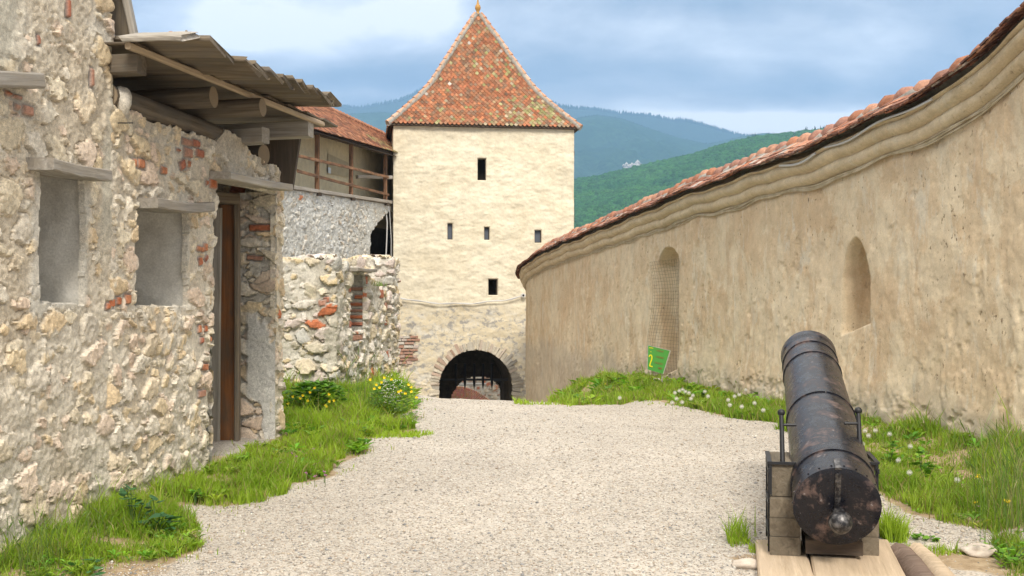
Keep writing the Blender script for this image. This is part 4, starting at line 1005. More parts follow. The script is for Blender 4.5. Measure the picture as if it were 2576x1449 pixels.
# ------------------------------------------------------------------ curtain wall with covered gallery
gal = thing('curtain_wall', 'grey rubble curtain wall with timber gallery under a tiled roof, left of tower', 'wall', (-6, 33, -2))
g1 = np.array([-4.36, 38.0]); gd = np.array([.196, .9806]); gn = np.array([.9806, -.196]); g0 = g1 - gd * 14.0; g2 = g1 + gd * 3.5
def GS(t): return 14.0 - t                        # t metres before the tower
def gz(t): return float(np.interp(t, [-4, 0, 3.9, 6.74, 14], [5.22, 5.20, 5.02, 4.88, 4.55]))
def ge(t): return float(np.interp(t, [-4, 0, 3.9, 6.74, 14], [7.0, 6.93, 6.72, 6.56, 6.2]))
def gt(u):
    r_ = (u - CU) / F; return (r_ * g1[1] - g1[0]) / (-gd[0] + r_ * gd[1])
ta, tb = gt(931), .0
def holeG(S, T):
    t = 14 - S; w_ = (fbm(S * 5, T * 5, 41) - .5) * .12
    topz = np.interp(t, [-.2, .3, ta * .6, ta], [4.9, 4.75, 4.35, 3.9]) + w_
    return (t < ta + w_) & (t > -.6) & (T < topz) & (T > 0)
stG = dict(big=(.32, .16), small=(.16, .09), drop=.30, drop2=.4, smear=.50, relief=.045, rough=.03, fine=.02, mortar=(.58, .56, .50), mortar2=(.66, .65, .60), brickp=.012, pal=[(.62, .60, .54), (.56, .52, .44), (.66, .62, .54), (.58, .50, .40), (.54, .54, .52)])
masonry('wall', [g0, g2], -3, lambda s: gz(14 - s) - .08, 95, M_RUB, gal, .03, .5, holeG, (), stG)
def GP(t, out, z): p_ = g1 - gd * t + gn * out; return (p_[0], p_[1], z)
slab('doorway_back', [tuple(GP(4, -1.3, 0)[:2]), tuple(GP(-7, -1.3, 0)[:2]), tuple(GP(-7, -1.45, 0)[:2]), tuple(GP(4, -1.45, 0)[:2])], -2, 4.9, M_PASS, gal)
gf = MB(); fl = [GP(14, .06, gz(14) - .03), GP(-.35, .06, gz(0) - .03), GP(-.35, -1.3, gz(0) - .03), GP(14, -1.3, gz(14) - .03)]; gf.add(fl + [(a[0], a[1], a[2] - .06) for a in fl], [(0, 1, 2, 3), (7, 6, 5, 4), (0, 4, 5, 1), (1, 5, 6, 2), (2, 6, 7, 3), (3, 7, 4, 0)]); gf.build('gallery_floor', M_WOLD, gal)
# rear wall of the gallery with a little embrasure
P0 = GP(14, -.9, 4.4); A_ = np.array(GP(-3.5, -.9, 4.4)) - np.array(P0)
tn0, tn1 = gt(815) - 1.2, gt(815) - 2.2
def holeGal(a, b_): return (np.abs(a - (14 - gt(838) + 1.6)) < .32) & (np.abs(b_ - 1.5) < .3) & False
sheet('gallery_wall', P0, A_, (0, 0, 2.95), 260, 60, M_GALW, gal, .03, 2.5)
# embrasure: flat panel, recess shade put into its darker plaster, with a tiny window
def gal_px(u, v, off=-.9):
    o = g1 + gn * off; r_ = (u - CU) / F; t_ = (r_ * o[1] - o[0]) / (-gd[0] + r_ * gd[1]); Y_ = o[1] - gd[1] * t_; return t_, Z(v, Y_)
t0_, z1_ = gal_px(822, 386); t1_, _ = gal_px(874, 400); _, z0_ = gal_px(822, 436)
nm = MB()
A = [GP(t0_, -.86, z0_), GP(t1_, -.86, z0_ + .1), GP(t1_, -.86, z1_ - .05), GP(t0_, -.86, z1_)]; B = [GP(t0_ - .5, -1.55, z0_ + .1), GP(t1_ + .1, -1.55, z0_ + .12), GP(t1_ + .1, -1.55, z1_ - .1), GP(t0_ - .5, -1.55, z1_ - .1)]
nm.add(A, [(0, 1, 2, 3)]); nm.build('embrasure', plaster('embrasure_shade_plaster', (.46, .40, .27), (.52, .46, .32), 0, .1), gal)
m, nt, b = newmat('embrasure_glass', .2, .5); b.inputs['Base Color'].default_value = (.45, .58, .72, 1)
ta_, za_ = gal_px(822, 420); tb_, _ = gal_px(829, 420); _, zb_ = gal_px(822, 435)
nm = MB(); nm.add([GP(ta_, -.85, zb_), GP(tb_, -.85, zb_), GP(tb_, -.85, za_), GP(ta_, -.85, za_)], [(0, 1, 2, 3)]); nm.build('small_window', m, gal)
for u in (795.5, 881, 967.5, 700):
    t_ = gt(u); plank('post', GP(t_, .03, gz(t_) - .12), GP(t_, .03, ge(t_) - .03), .13, .12, M_WRAIL, gal, 0, .004)
    plank('bracket', GP(t_, .16, gz(t_) - .12), GP(t_, -.3, gz(t_) - .10), .12, .10, M_WDARK, gal, 0, .003)
tl = gt(660); ta2 = -.1
plank('floor_beam', GP(12, .05, gz(12) - .02), GP(-.3, .05, gz(0) - .02), .12, .10, M_WGREY, gal, 0, .01, 20)
plank('eave_beam', GP(12, .03, ge(12) - .02), GP(-.3, .03, ge(0) - .02), .14, .13, M_WDARK, gal, 0, .006, 20)
for (ua, va, ub, vb) in ((742, 391, 972, 446), (742, 430, 972, 491)):
    ta3, tb3 = gt(ua), gt(ub); Ya = (g1 - gd * ta3)[1]; Yb2 = (g1 - gd * tb3)[1]
    plank('rail', GP(ta3, .08, Z(va, Ya)), GP(tb3, .08, Z(vb, Yb2)), .04, .09, M_WRAIL, gal, 0, .006, 14)
# gallery roof
ts = Tiles(); RI, RZ = -1.45, 8.15
for t_ in np.arange(12.6, -3.6, -.16):
    pe = Vector(GP(t_, .28, ge(t_) - .02)); pr = Vector(GP(t_, RI, RZ - .012 * t_)); up = (pr - pe).normalized(); a_ = Vector((gd[0], gd[1], 0)); nn = a_.cross(up).normalized(); nn = nn if nn.z > 0 else -nn
    Lr = (pr - pe).length; k = 0; off_ = 0
    for d_ in np.arange(.07, Lr, .13):
        colr = random.choice([(.42, .18, .10), (.46, .22, .12), (.30, .13, .08), (.50, .25, .14), (.24, .12, .08)]); j_ = random.uniform(.6, 1.2)
        if t_ < 1.5 and d_ < .9 and random.random() < .5: colr = (.36, .30, .14)
        ts.tile(pe + up * (d_ + .02) + a_ * (.08 if k % 2 else 0), a_, up, nn, .15, .21, .028, tuple(q_ * j_ for q_ in colr)); k += 1
gr_o = ts.mb.build('roof', M_TILE, gal, color=True)
gb2 = MB(); gb2.add([GP(12.7, .26, ge(12.7) - .05), GP(-3.6, .26, ge(-3.6) - .05), GP(-3.6, RI, RZ), GP(12.7, RI, RZ - .2), GP(12.7, RI - 1.6, 6.9), GP(-3.6, RI - 1.6, 6.9)], [(0, 1, 2, 3), (3, 2, 5, 4)]); attach(gb2.build('roof_boards', M_WDARK), gr_o)
rt_ = MB()
for t_ in np.arange(12.6, -3.6, -.33):
    j_ = random.uniform(.8, 1.15); rt_.tube([GP(t_, RI, RZ - .012 * t_ + .05), GP(t_ - .36, RI, RZ - .012 * t_ + .035)], [.10, .08], 10, True, tuple(q_ * j_ for q_ in (.52, .27, .17)), .05)
rt_.build('ridge_tiles', M_TILE, gal, color=True)
# timber stub and cables on the tower corner
st_ = plank('beam_stub', (X(898, 36.6), 36.6, Z(445, 36.6)), (X(984, 37.9), 37.9, Z(446, 37.9)), .14, .12, M_WGREY)
tag(st_, 'weathered timber beam sticking out sideways from the tower corner', 'beam')
cb = MB()
def cable_pts(pl, Yf): return [(X(u, Yf(u) if callable(Yf) else Yf), Yf(u) if callable(Yf) else Yf, Z(v, Yf(u) if callable(Yf) else Yf)) for u, v in pl]
cb.tube(cable_pts([(968, 390), (967, 440), (966, 495), (970, 520), (974, 560), (973, 600), (971, 645)], 37.7), .022, 6)
cb.tube(cable_pts([(966, 498), (975, 497), (972, 505), (980, 530), (984, 600), (984, 645)], 37.75), .012, 6)
tag(cb.build('cable', M_CABW), 'pale cables running down the corner beside the dark doorway', 'cable')
cb = MB(); pl = []
for k in range(31):
    t = k / 30; u = lerp(988, 1332, t); v = lerp(745, 742, t) + 22 * 4 * t * (1 - t) * (1 - .15 * t) + (1.5 * math.sin(t * 25)); s_, z_ = tw_hit(u, v, .12); pl.append(TPt(s_, .12, z_))
cb.tube(pl, .022, 6); cb.tube([(a[0], a[1], a[2] + .03 * math.sin(i_ * .9)) for i_, a in enumerate(pl)], .012, 5)
tag(cb.build('cable', M_CABW), 'white cable sagging across the tower front above the gate arch', 'cable')
sc_ = thing('security_camera', 'small white round camera on the tower where cable meets curved wall', 'camera', TPt(*[tw_hit(1316, 743)[0], .1, tw_hit(1316, 743)[1]]))
s_, z_ = tw_hit(1316, 743, .12); c_ = Vector(TPt(s_, .14, z_)); nV = Vector((tn[0], tn[1], 0))
cm = MB(); cm.tube([c_ - nV * .12, c_ + nV * .03], .075, 12); cm.build('housing', M_CABW, sc_, True, 40)
cm = MB(); cm.tube([c_ + nV * .02, c_ + nV * .045], .038, 12); cm.build('lens', M_IRON, sc_, True, 40)

# ------------------------------------------------------------------ long curved wall on the right
rw = thing('curved_wall', 'long curving tan plastered wall with moulded cornice and tile coping', 'wall', (4, 15, 0))
pathR = RP[::-1]; cz = RC[::-1]
segR = np.linalg.norm(np.diff(pathR, axis=0), axis=1); cumR = np.r_[0, np.cumsum(segR)]; LR = cumR[-1]
# columns get denser towards the camera
yq = np.interp(np.linspace(0, LR, 4000), cumR, pathR[:, 1]); dens = 1 / np.clip(yq, 8, 40); cd = np.cumsum(dens); cd = (cd - cd[0]) / (cd[-1] - cd[0])
NS = 1250; sR_ = np.interp(np.linspace(0, 1, NS), cd, np.linspace(0, LR, 4000))
pxR = np.interp(sR_, cumR, pathR[:, 0]); pyR = np.interp(sR_, cumR, pathR[:, 1]); czR = np.interp(sR_, cumR, cz)
tx = np.gradient(pxR, sR_); ty = np.gradient(pyR, sR_); l = np.hypot(tx, ty); nxR = ty / l; nyR = -tx / l
czR = czR + .018 * np.sin(sR_ * 2.1) + .012 * np.sin(sR_ * 5.3 + 1)
def s_at_u(u, smin=2.5):
    uu = CU + F * pxR / pyR; ok = np.where(sR_ > smin)[0]; return float(sR_[ok[np.argmin(np.abs(uu[ok] - u))]])
def y_at_s(s): return float(np.interp(s, sR_, pyR))
NR = 230; tt = np.linspace(0, 1, NR)[:, None]
gb_ = Gh(pxR, pyR) - .45; Zr = gb_[None] + (czR - gb_)[None] * tt; S = np.repeat(sR_[None], NR, 0); T = Zr
n1 = fbm(S * .55, T * .5, 101, 4); n2 = fbm(S * 3.0, T * 2.2, 102, 4); n3 = fbm(S * 11, T * 6, 103, 4); n4 = fbm(S * 28, T * 28, 104, 3)
H = .12 * (n1 - .5) + .03 * (n2 - .5) + .018 * (n3 - .5) + .006 * (n4 - .5)
# peeling coats of render: steps with crisp edges
pe = sstep(.50, .515, fbm(S * 1.6, T * .75, 105, 5)); H = H + .010 * pe
pk = sstep(.64, .70, fbm(S * 9, T * 5, 106, 4)) * sstep(.45, .6, fbm(S * .8, T * .8, 107)); H = H - .018 * pk
flare = .16 * (1 - sstep(0, .9, T - Gh(pxR, pyR)[None])) ; H = H + flare * .6
# rotten foot of the wall near the camera
rot_ = (1 - sstep(.15, .50, T - Gh(pxR, pyR)[None] + .25 * (fbm(S * 1.2, T * 0, 108) - .5))) * sstep(.54, .58, fbm(S * 4.2, T * 6, 109, 6)) * (S > 12); H = H - .030 * rot_ * sstep(.3, .7, fbm(S * 7, T * 7, 119, 4) * 1.2)
# niches
def niche(H, uc0, uc1, vt, vb, depth, ptd, soft):
    s0, s1 = sorted((s_at_u(uc0), s_at_u(uc1))); Yc_ = y_at_s((s0 + s1) / 2); z1 = Z(vt, Yc_); z0 = Z(vb, Yc_)
    c = (s0 + s1) / 2; hw_ = (s1 - s0) / 2; zs = z1 - hw_ * ptd
    wN = (fbm(S * 2, T * 2, 120) - .5) * .08
    up_ = np.clip((T - zs) / (z1 - zs), 0, 1.5); half = np.where(T > zs, hw_ * (np.sqrt(np.clip(1 - up_ ** 1.6, 0, 1)) if ptd < 1 else np.clip(1 - up_ ** 1.25, 0, 1) ** .6), hw_) - .04 * hw_ * np.sin((T - z0) * 2.3)
    e = np.minimum(half - np.abs(S - c) + wN * .6, T - z0 + .25 * (c - S))
    e = np.where(T > z1, -1, e)
    k = sstep(-soft * .35, soft, e)
    return H * (1 - k * .6) - depth * k, k, (s0, s1, z0, z1)
H, k2, N2 = niche(H, 2116, 2184, 598, 826, .38, 1.55, .07)
H, k1, N1 = niche(H, 1654, 1712, 622, 944, .34, .55, .10)
V = np.stack([pxR[None] + nxR[None] * H, pyR[None] + nyR[None] * H, Zr], -1)
i = np.arange(NR - 1)[:, None] * NS + np.arange(NS - 1)[None]
wallR = mk('wall', V.reshape(-1, 3), np.stack([i, i + 1, i + NS + 1, i + NS], -1).reshape(-1, 4), M_RW, rw, True)
# cornice: two fat rolls and a fillet
cp = [(-.02, -.02), (.05, .0), (.10, .03), (.125, .07), (.12, .11), (.10, .14), (.092, .15), (.12, .16), (.17, .185), (.20, .225), (.20, .265), (.175, .30), (.165, .308), (.205, .315), (.222, .328), (.205, .345), (-.3, .36)]
OUT = .0
CR = []
step = 2; idx = np.arange(0, NS, step); 
for (o, z) in cp:
    w_ = .012 * (fbm(sR_ * 3, sR_ * 0 + o * 30, 130, 3) - .5) * 2
    oo = o + w_; CR.append(np.stack([pxR + nxR * (oo + H[-1] * .3), pyR + nyR * (oo + H[-1] * .3), czR + z + w_ * .5], -1)[idx])
CR = np.array(CR); n_ = len(idx); i = np.arange(len(cp) - 1)[:, None] * n_ + np.arange(n_ - 1)[None]
mk('cornice', CR.reshape(-1, 3), np.stack([i, i + 1, i + n_ + 1, i + n_], -1).reshape(-1, 4), M_CORN, rw, True, sharp=70)
# coping tiles
ts = Tiles(); rid = MB(); rmo = MB(); rpth = []
def RWp(s_, out, dz):
    x = np.interp(s_, sR_, pxR); y = np.interp(s_, sR_, pyR); nx_ = np.interp(s_, sR_, nxR); ny_ = np.interp(s_, sR_, nyR); z = np.interp(s_, sR_, czR)
    return Vector((x + nx_ * out, y + ny_ * out, z + dz))
s_ = .05; k = 0
TCR = [(.50, .22, .13), (.38, .16, .10), (.26, .13, .09), (.56, .30, .19), (.42, .24, .17), (.22, .13, .10), (.50, .42, .36), (.48, .20, .11)]
while s_ < LR - .05:
    for (oo, zz, row) in ((.325, .375, 0), (.29, .40, 1), (.20, .465, 2), (.10, .535, 3)):
        c_ = RWp(s_ + (.05 if row % 2 else 0), oo - .10, zz + .035 + random.uniform(-.006, .01)); a_ = (RWp(s_ + .1, 0, 0) - RWp(s_ - .1, 0, 0)); a_.normalize()
        nV = Vector((np.interp(s_, sR_, nxR), np.interp(s_, sR_, nyR), 0)); up = (-nV * .8 + Vector((0, 0, .58 if row else .35))).normalized(); nn = a_.cross(up).normalized(); nn = nn if nn.z > 0 else -nn
        j_ = random.uniform(.7, 1.2); col_ = random.choice(TCR if row else [(.20, .11, .08), (.30, .15, .11), (.24, .13, .10), (.36, .18, .12)])
        ts.tile(c_, a_ + up * random.uniform(-.06, .06), up, nn, .135, .24, .02, tuple(q_ * j_ for q_ in col_), False)
    s_ += .142
cop = ts.mb.build('coping_tiles', M_TILE, rw, color=True)
s_ = .1; pts = []
while s_ < LR - .3:
    L_ = .34
    j_ = random.uniform(.85, 1.15); colr = random.choice([(.42, .18, .10), (.37, .16, .095), (.46, .24, .155), (.34, .17, .12)])
    pp = [RWp(s_ + L_ * f, -.14, .60 + .035 * math.sin(math.pi * min(1, f * 1.05)) + random.uniform(-.004, .004)) for f in (0, .25, .5, .75, 1.08)]
    rid.tube(pp, [.085, .118, .135, .125, .10], 12, True, tuple(q_ * j_ for q_ in colr), .03); s_ += L_
rid.build('ridge_tiles', M_TILE, rw, True, 50, True)
rmo.tube([RWp(s_, -.09, .565 + .02 * math.sin(s_ * 6)) for s_ in np.arange(.05, LR, .12)], .10, 10, True, None, .16); rmo.build('ridge_mortar', M_MORT, rw, True)
# top closure and rear face
back = [RWp(s_, -.55, 0) for s_ in np.arange(0, LR, .4)]; fr = [RWp(s_, .1, .37) for s_ in np.arange(0, LR, .4)]; mid = [RWp(s_, -.14, .55) for s_ in np.arange(0, LR, .4)]
bk = MB(); nb_ = len(back); V = [*fr, *mid, *[b_ + Vector((0, 0, .38)) for b_ in back], *[Vector((b_.x, b_.y, -4)) for b_ in back]]
bk.add(V, [(r_ * nb_ + k, r_ * nb_ + k + 1, (r_ + 1) * nb_ + k + 1, (r_ + 1) * nb_ + k) for r_ in range(3) for k in range(nb_ - 1)]); bk.build('rear_face', M_CORN, rw)
# cables clipped below the cornice
cb = MB(); ss = np.arange(.3, LR, .12)
cb.tube([RWp(s_, .035, -.035 + .012 * math.sin(s_ * 3.1)) for s_ in ss], .016, 6)
cb.tube([RWp(s_, .04, -.06 + .025 * math.sin(s_ * 2.3 + 1) * (1 if s_ > 5 else .5)) for s_ in ss], .010, 6)
cb.tube([RWp(s_, .045, -.045 + .03 * math.sin(s_ * 1.7 + 2)) for s_ in ss if s_ > 12], .011, 6)
tag(cb.build('cable', M_CABT), 'bundle of tan cables clipped under the cornice of the curved wall', 'cable')
cb = MB(); s5 = s_at_u(2240); cb.tube([RWp(s5 + f * 2.2 - 1.1, .235, .315 - .03 * math.sin(f * 7)) for f in np.linspace(0, 1, 16)], .014, 6)
s5 = s_at_u(2045); cb.tube([RWp(s5 + f * 1.0 - .5, .24, .30 - .03 * math.sin(f * 3.1)) for f in np.linspace(0, 1, 10)], .016, 6)
tag(cb.build('conduit', M_CABW), 'white conduit lying along the fillet just under the coping tiles', 'conduit')
# netting over the first niche
s0, s1, z0, z1 = N1; m_net, nt, b = newmat('net_wire', .7); b.inputs['Base Color'].default_value = (.13, .11, .08, 1)
ne = MB(); na_, nb_ = 12, 34
def netp(a, b_):
    z = lerp(z0 - .05, z1 - .25, b_); bul = .20 * math.sin(math.pi * b_ * 2.1 - .5); s_ = lerp(s0 - .25, s1 + .1, a) + 0 * bul
    s_ -= .18 * math.sin(b_ * 6.5) * (1 - a) ; out_ = .04 + .10 * math.sin(math.pi * min(max(a, 0), 1)) * (.6 + .5 * math.sin(b_ * 7)) - .15 * a * math.sin(math.pi * a)
    return Vector((np.interp(s_, sR_, pxR) + np.interp(s_, sR_, nxR) * (out_ + .03), np.interp(s_, sR_, pyR) + np.interp(s_, sR_, nyR) * (out_ + .03), z))
for a in range(na_ + 1): ne.tube([netp(a / na_, k / nb_) for k in range(nb_ + 1)], .0022, 3, False)
for b_ in range(nb_ + 1): ne.tube([netp(k / na_, b_ / nb_) for k in range(na_ + 1)], .0022, 3, False)
tag(ne.build('wire_netting', m_net), 'loose wire netting hanging over the tall arched niche behind the green sign', 'netting')

# green sign "2"
m, nt, b = newmat('sign_green', .5, .4); b.inputs['Base Color'].default_value = (.075, .30, .055, 1); M_SG = m
m, nt, b = newmat('sign_yellow', .5, .4); b.inputs['Base Color'].default_value = (.72, .70, .02, 1); M_SY = m
m, nt, b = newmat('sign_red', .5, .4); b.inputs['Base Color'].default_value = (.24, .13, .045, 1); M_SR = m
m, nt, b = newmat('sign_back', .6, .4); b.inputs['Base Color'].default_value = (.42, .42, .38, 1); M_SB = m
Ys = 18.3
def sgp(u, v, d=0):   # board plane, slightly turned
    Y_ = Ys + (u - 1655) * .0035; return Vector((X(u, Y_), Y_ - d, Z(v, Y_)))
sgc = [(1630, 868), (1687, 882), (1688, 886), (1668, 941), (1628.5, 929)]
sign = thing('sign_board', 'leaning green sign board with a big yellow number 2 in front of the niche', 'sign', tuple(sgp(1655, 960)))
q = [sgp(u, v) for u, v in [(1630, 868), (1687, 882), (1669, 941), (1628.5, 929)]]
fr_ = [sgp(1630, 868), sgp(1685, 881.5), sgp(1684, 884), sgp(1667.5, 941), sgp(1628.5, 929)]
sb = MB(); n5 = 5; sb.add(fr_ + [p_ + Vector((0, .03, 0)) for p_ in fr_], [(0, 1, 2, 3, 4)[::-1], (5, 6, 7, 8, 9)] + [(i_, (i_ + 1) % 5, (i_ + 1) % 5 + 5, i_ + 5) for i_ in range(5)]); sb.build('panel', M_SG, sign)
def ribbon(pts, w, mat, name, par, d=.006):
    mb = MB()
    for a, b2 in zip(pts[:-1], pts[1:]):
        A, B_ = Vector(a), Vector(b2); t_ = (B_ - A); n_ = Vector((-t_.y, t_.x)).normalized() * w / 2; e_ = t_.normalized() * w * .25
        V = [sgp(*(p_), d) for p_ in (A - e_ + n_, B_ + e_ + n_, B_ + e_ - n_, A - e_ - n_)]; mb.add(V, [(0, 1, 2, 3)]); d += .0006
    return mb.build(name, mat, par)
# edge trim
ribbon([(1630, 868.5), (1686, 882)], 1.1, M_SB, 'trim', sign, .004); ribbon([(1629.8, 868), (1628.6, 929)], 1.0, M_SB, 'trim', sign, .004); ribbon([(1686.5, 882), (1668, 941)], 1.6, M_SB, 'trim', sign, .004)
ribbon([(1633.2, 897), (1634, 894.5), (1636, 893), (1638.3, 893.8), (1639.6, 896.5), (1639.8, 901), (1638.6, 906), (1636.2, 912), (1634.6, 917.5), (1634.4, 920.5), (1640.8, 922.2)], 2.9, M_SY, 'number', sign)
# small lettering rows
def textrow(u, v, w_, h_, mat, n_, ang=.22, seed=0):
    mb = MB(); rr = random.Random(seed)
    for k in range(n_):
        cu = u + w_ * (k + .5) / n_; cv = v + ang * w_ * (k + .5) / n_; ww = w_ / n_ * .32
        for (a0_, b0_, a1_, b1_) in rr.choice([((-1, -1, -1, 1), (-1, -1, 1, -1), (1, -1, 1, 1)), ((-1, -1, -1, 1), (-1, 1, 1, 1)), ((-1, -1, 1, -1), (0, -1, 0, 1)), ((-1, -1, -1, 1), (-1, 0, 1, 0), (1, -1, 1, 1))]):
            A = Vector((cu + a0_ * ww, cv + b0_ * h_ / 2)); B_ = Vector((cu + a1_ * ww, cv + b1_ * h_ / 2)); t_ = B_ - A; n2_ = Vector((-t_.y, t_.x)).normalized() * .22; 
            mb.add([sgp(*p_, .006) for p_ in (A + n2_, B_ + n2_, B_ - n2_, A - n2_)], [(0, 1, 2, 3)])
    return mb.build('lettering', mat, sign)
textrow(1633, 874.6, 10, 2.2, M_SY, 12, .12, 1); textrow(1636, 884.6, 2.4, 1.8, M_SY, 2, .3, 2)
for (u, v, w_, sd) in ((1651, 880.2, 18, 3), (1650, 896, 20, 4), (1646, 910.5, 22, 5), (1655, 924.5, 10, 6)): textrow(u, v, w_, 2.2, M_SR, 12, .22, sd); textrow(u + 1, v + 2.6, w_ - 2, 1.2, M_SR, 14, .22, sd + 9)
po = MB(); po.tube([sgp(1667, 935, -.04), sgp(1666, 962, -.04)], .012, 6); po.build('stake', M_WGREY, sign)

# ------------------------------------------------------------------ cannon
gZ = float(Gh(2.2, 7.1)); PZ = -.155
plat = thing('plank_platform', 'low platform of pale thick planks under the black cannon', 'platform', (2.3, 6.8, gZ))
for (ua, va, ub, vb, w_) in ((1906, 1362, 1925, 1500, .0), ):
    pass
hd2 = Vector((-.115, -1, 0)).normalized()          # heading of the planks towards the camera
def plk(u0, v0, u1, v1, wd, mat=M_WPALE, nm='plank', th=.08, dz=0, roll=0):
    Ya = (CH - PZ) * F / (v0 - VH); Yb_ = (CH - PZ) * F / (v1 - VH); p0 = Vector((X(u0, Ya), Ya, PZ - th / 2 + dz)); p1 = Vector((X(u1, Yb_), Yb_, PZ - th / 2 + dz)); d_ = (p1 - p0).normalized()
    return plank(nm, p0, p1 + d_ * .6, wd, th, mat, plat, roll, .004, 8, edge=.012)
plk(1960, 1358, 1980, 1449, .335); plk(2083, 1352, 2110, 1449, .30, dz=.004); plk(2180, 1356, 2222, 1449, .29)
lg = [Vector((X(u, Y_), Y_, PZ - .055)) for u, v, Y_ in ((2262, 1375, 7.35), (2292, 1400, 7.0), (2330, 1449, 6.5), (2390, 1530, 5.7))]
lm = MB(); lm.tube(lg, .09, 10, True, None, .06); o = lm.build('side_log', m_wood('bark_wood', (.10, .07, .055), (.30, .22, .17), (.20, .14, .11)), plat, True)
lg2 = [p_ + Vector((.135, .03, .01)) for p_ in lg]; lm = MB(); lm.tube(lg2, [.075, .08, .08, .08], 10, True, None, .06); lm.build('side_log', M_WPALE, plat, True)

cannon = thing('cannon', 'black painted cannon barrel tilted upward on a short wooden carriage', 'cannon', (2.25, 7.2, PZ))
B0 = Vector((X(2106, 6.82), 6.82, Z(1277, 6.82))); B1 = Vector((X(2033, 9.5), 9.5, Z(892, 9.5)))
Mb = frame_(B0, B1); LB_ = (B1 - B0).length; r0, r1 = .272, .222
def rb_(t): return lerp(r0, r1, t)
pf_ = [(0, .0), (0, r0 - .045), (.004, r0 - .02), (.012, r0)]
pf_ += [(LB_ * t, rb_(t)) for t in np.linspace(.02, .93, 14)]
pf_ += [(LB_ * .94, r1 - .0), (LB_ * .955, r1 + .012), (LB_ * .985, r1 + .016), (LB_, r1 + .004), (LB_ + .004, r1 - .03), (LB_ - .01, .12), (LB_ - .4, .11), (LB_ - .4, 0)]
bm_ = MB(); bm_.lathe([(a, r) for a, r in pf_], Matrix.Identity(4), 64); brl = bm_.build('barrel', M_CAN, None, True, 35); brl.matrix_basis = Mb; attach(brl, cannon)
for t in (.105, .476, .803, .90):
    a = LB_ * t; r = rb_(t); rg = MB(); rg.lathe([(a - .014, r - .004), (a - .012, r + .009), (a + .012, r + .009), (a + .014, r - .004)], Matrix.Identity(4), 64); o = rg.build('ring', M_CAN, None, True, 40); o.matrix_basis = Mb; attach(o, cannon)
    rg = MB(); rg.lathe([(a + .02, r - .004), (a + .022, r + .005), (a + .105, r + .003), (a + .107, r - .006)], Matrix.Identity(4), 64); o = rg.build('band', M_CAN, None, True, 40); o.matrix_basis = Mb; attach(o, cannon)
# breech: riveted seam strap and ball
sm_ = MB(); sm_.box((-.008, 0, .02), (.014, .035, .44)); 
for k in range(9): sm_.box((-.017, 0, -.17 + k * .05), (.008, .012, .012))
sm_.box((.06, 0, r0 + .004), (.14, .04, .012)); m_wst, nt, b = newmat('worn_steel', .4, .5); b.inputs['Metallic'].default_value = .5; v = coords(nt); nt.links.new(ramp(nt, noisen(nt, v, 30, 5), [(.45, (.022, .021, .023)), (.68, (.17, .16, .155))]), b.inputs['Base Color'])
o = sm_.build('seam_strap', m_wst); o.matrix_basis = Mb; attach(o, cannon)
for k in range(22):
    rv = MB()
    an = 2 * math.pi * k / 22
    rv.tube([Mb @ Vector((.045, (r0 - .002) * math.cos(an), (r0 - .002) * math.sin(an))), Mb @ Vector((.045, (r0 + .006) * math.cos(an), (r0 + .006) * math.sin(an)))], .006, 6); rv.build('rivet', M_CAN, cannon)
bl = MB(); cB = Vector((X(2114, 6.70), 6.70, Z(1314, 6.70)))
Mi = Mb.copy(); Mi.translation = (0, 0, 0); loc = Mb.inverted() @ cB
bl.lathe([(loc.x + .074 * math.cos(a) * -1, max(.074 * math.sin(a), .0005)) for a in np.linspace(0, math.pi, 16)], Matrix.Translation((0, loc.y, loc.z)), 24)
bl.lathe([(loc.x + .055, .03), (.0, .04)], Matrix.Translation((0, loc.y, loc.z)), 16)
o = bl.build('breech_ball', m_wst, None, True); o.matrix_basis = Mb; attach(o, cannon)
# carriage cheeks
cd_ = (B1 - B0); cd_.z = 0; cd_.normalize(); cs_ = Vector((cd_.y, -cd_.x, 0))
def cheek(uL, uR, side):
    Yf_ = 7.12; xL, xR = X(uL, Yf_), X(uR, Yf_); w_ = xR - xL; mid_ = Vector(((xL + xR) / 2, Yf_, PZ))
    pcs = [(0.0, .70, 0.0, .375), (.10, .62, .375, .595)]
    M3 = Matrix((cs_, cd_, Vector((0, 0, 1)))).transposed()
    out = []
    for (f0, ln, za, zb__) in pcs:
        nb3 = 3 if za == 0 else 1
        for q_ in range(nb3):
            z_0 = lerp(za, zb__, q_ / nb3); z_1 = lerp(za, zb__, (q_ + 1) / nb3) - .004
            c_ = mid_ + cd_ * (f0 + ln / 2 + q_ * .006) + Vector((0, 0, (z_0 + z_1) / 2))
            p0 = mid_ + cd_ * (f0 + q_ * .006) + Vector((0, 0, (z_0 + z_1) / 2)); p1 = p0 + cd_ * ln
            out.append(plank('cheek', p0, p1, w_ - (0 if za == 0 else .03), z_1 - z_0, M_WCHEEK, cannon, 0, .001, 4, edge=.006))
    # iron straps
    ir_ = MB(); sg = -1 if side < 0 else 1
    ox = cs_ * (sg * (w_ / 2 + .004))
    for (f, z_) in ((.12, .30), (.60, .30)):
        c_ = mid_ + cd_ * f + ox + Vector((0, 0, z_)); ir_.box(c_, (.012, .04, .60), M3)
    for z_ in (.12, .32, .55): ir_.box(mid_ + cd_ * .36 + ox * 1.001 + Vector((0, 0, z_)), (.014, .60, .03), M3)
    ir_.box(mid_ + cd_ * .088 + Vector((0, 0, .60)), (w_ + .01, .02, .018), M3); ir_.box(mid_ + cd_ * .36 + ox * .96 + Vector((0, 0, .602)), (.03, .55, .014), M3)
    ir_.box(mid_ + cd_ * .092 + ox * .9 + Vector((0, 0, .49)), (.018, .018, .20), M3)
    ir_.build('iron_strap', M_IRON, cannon)
cheek(1938, 2013, -1); cheek(2152, 2210, 1)
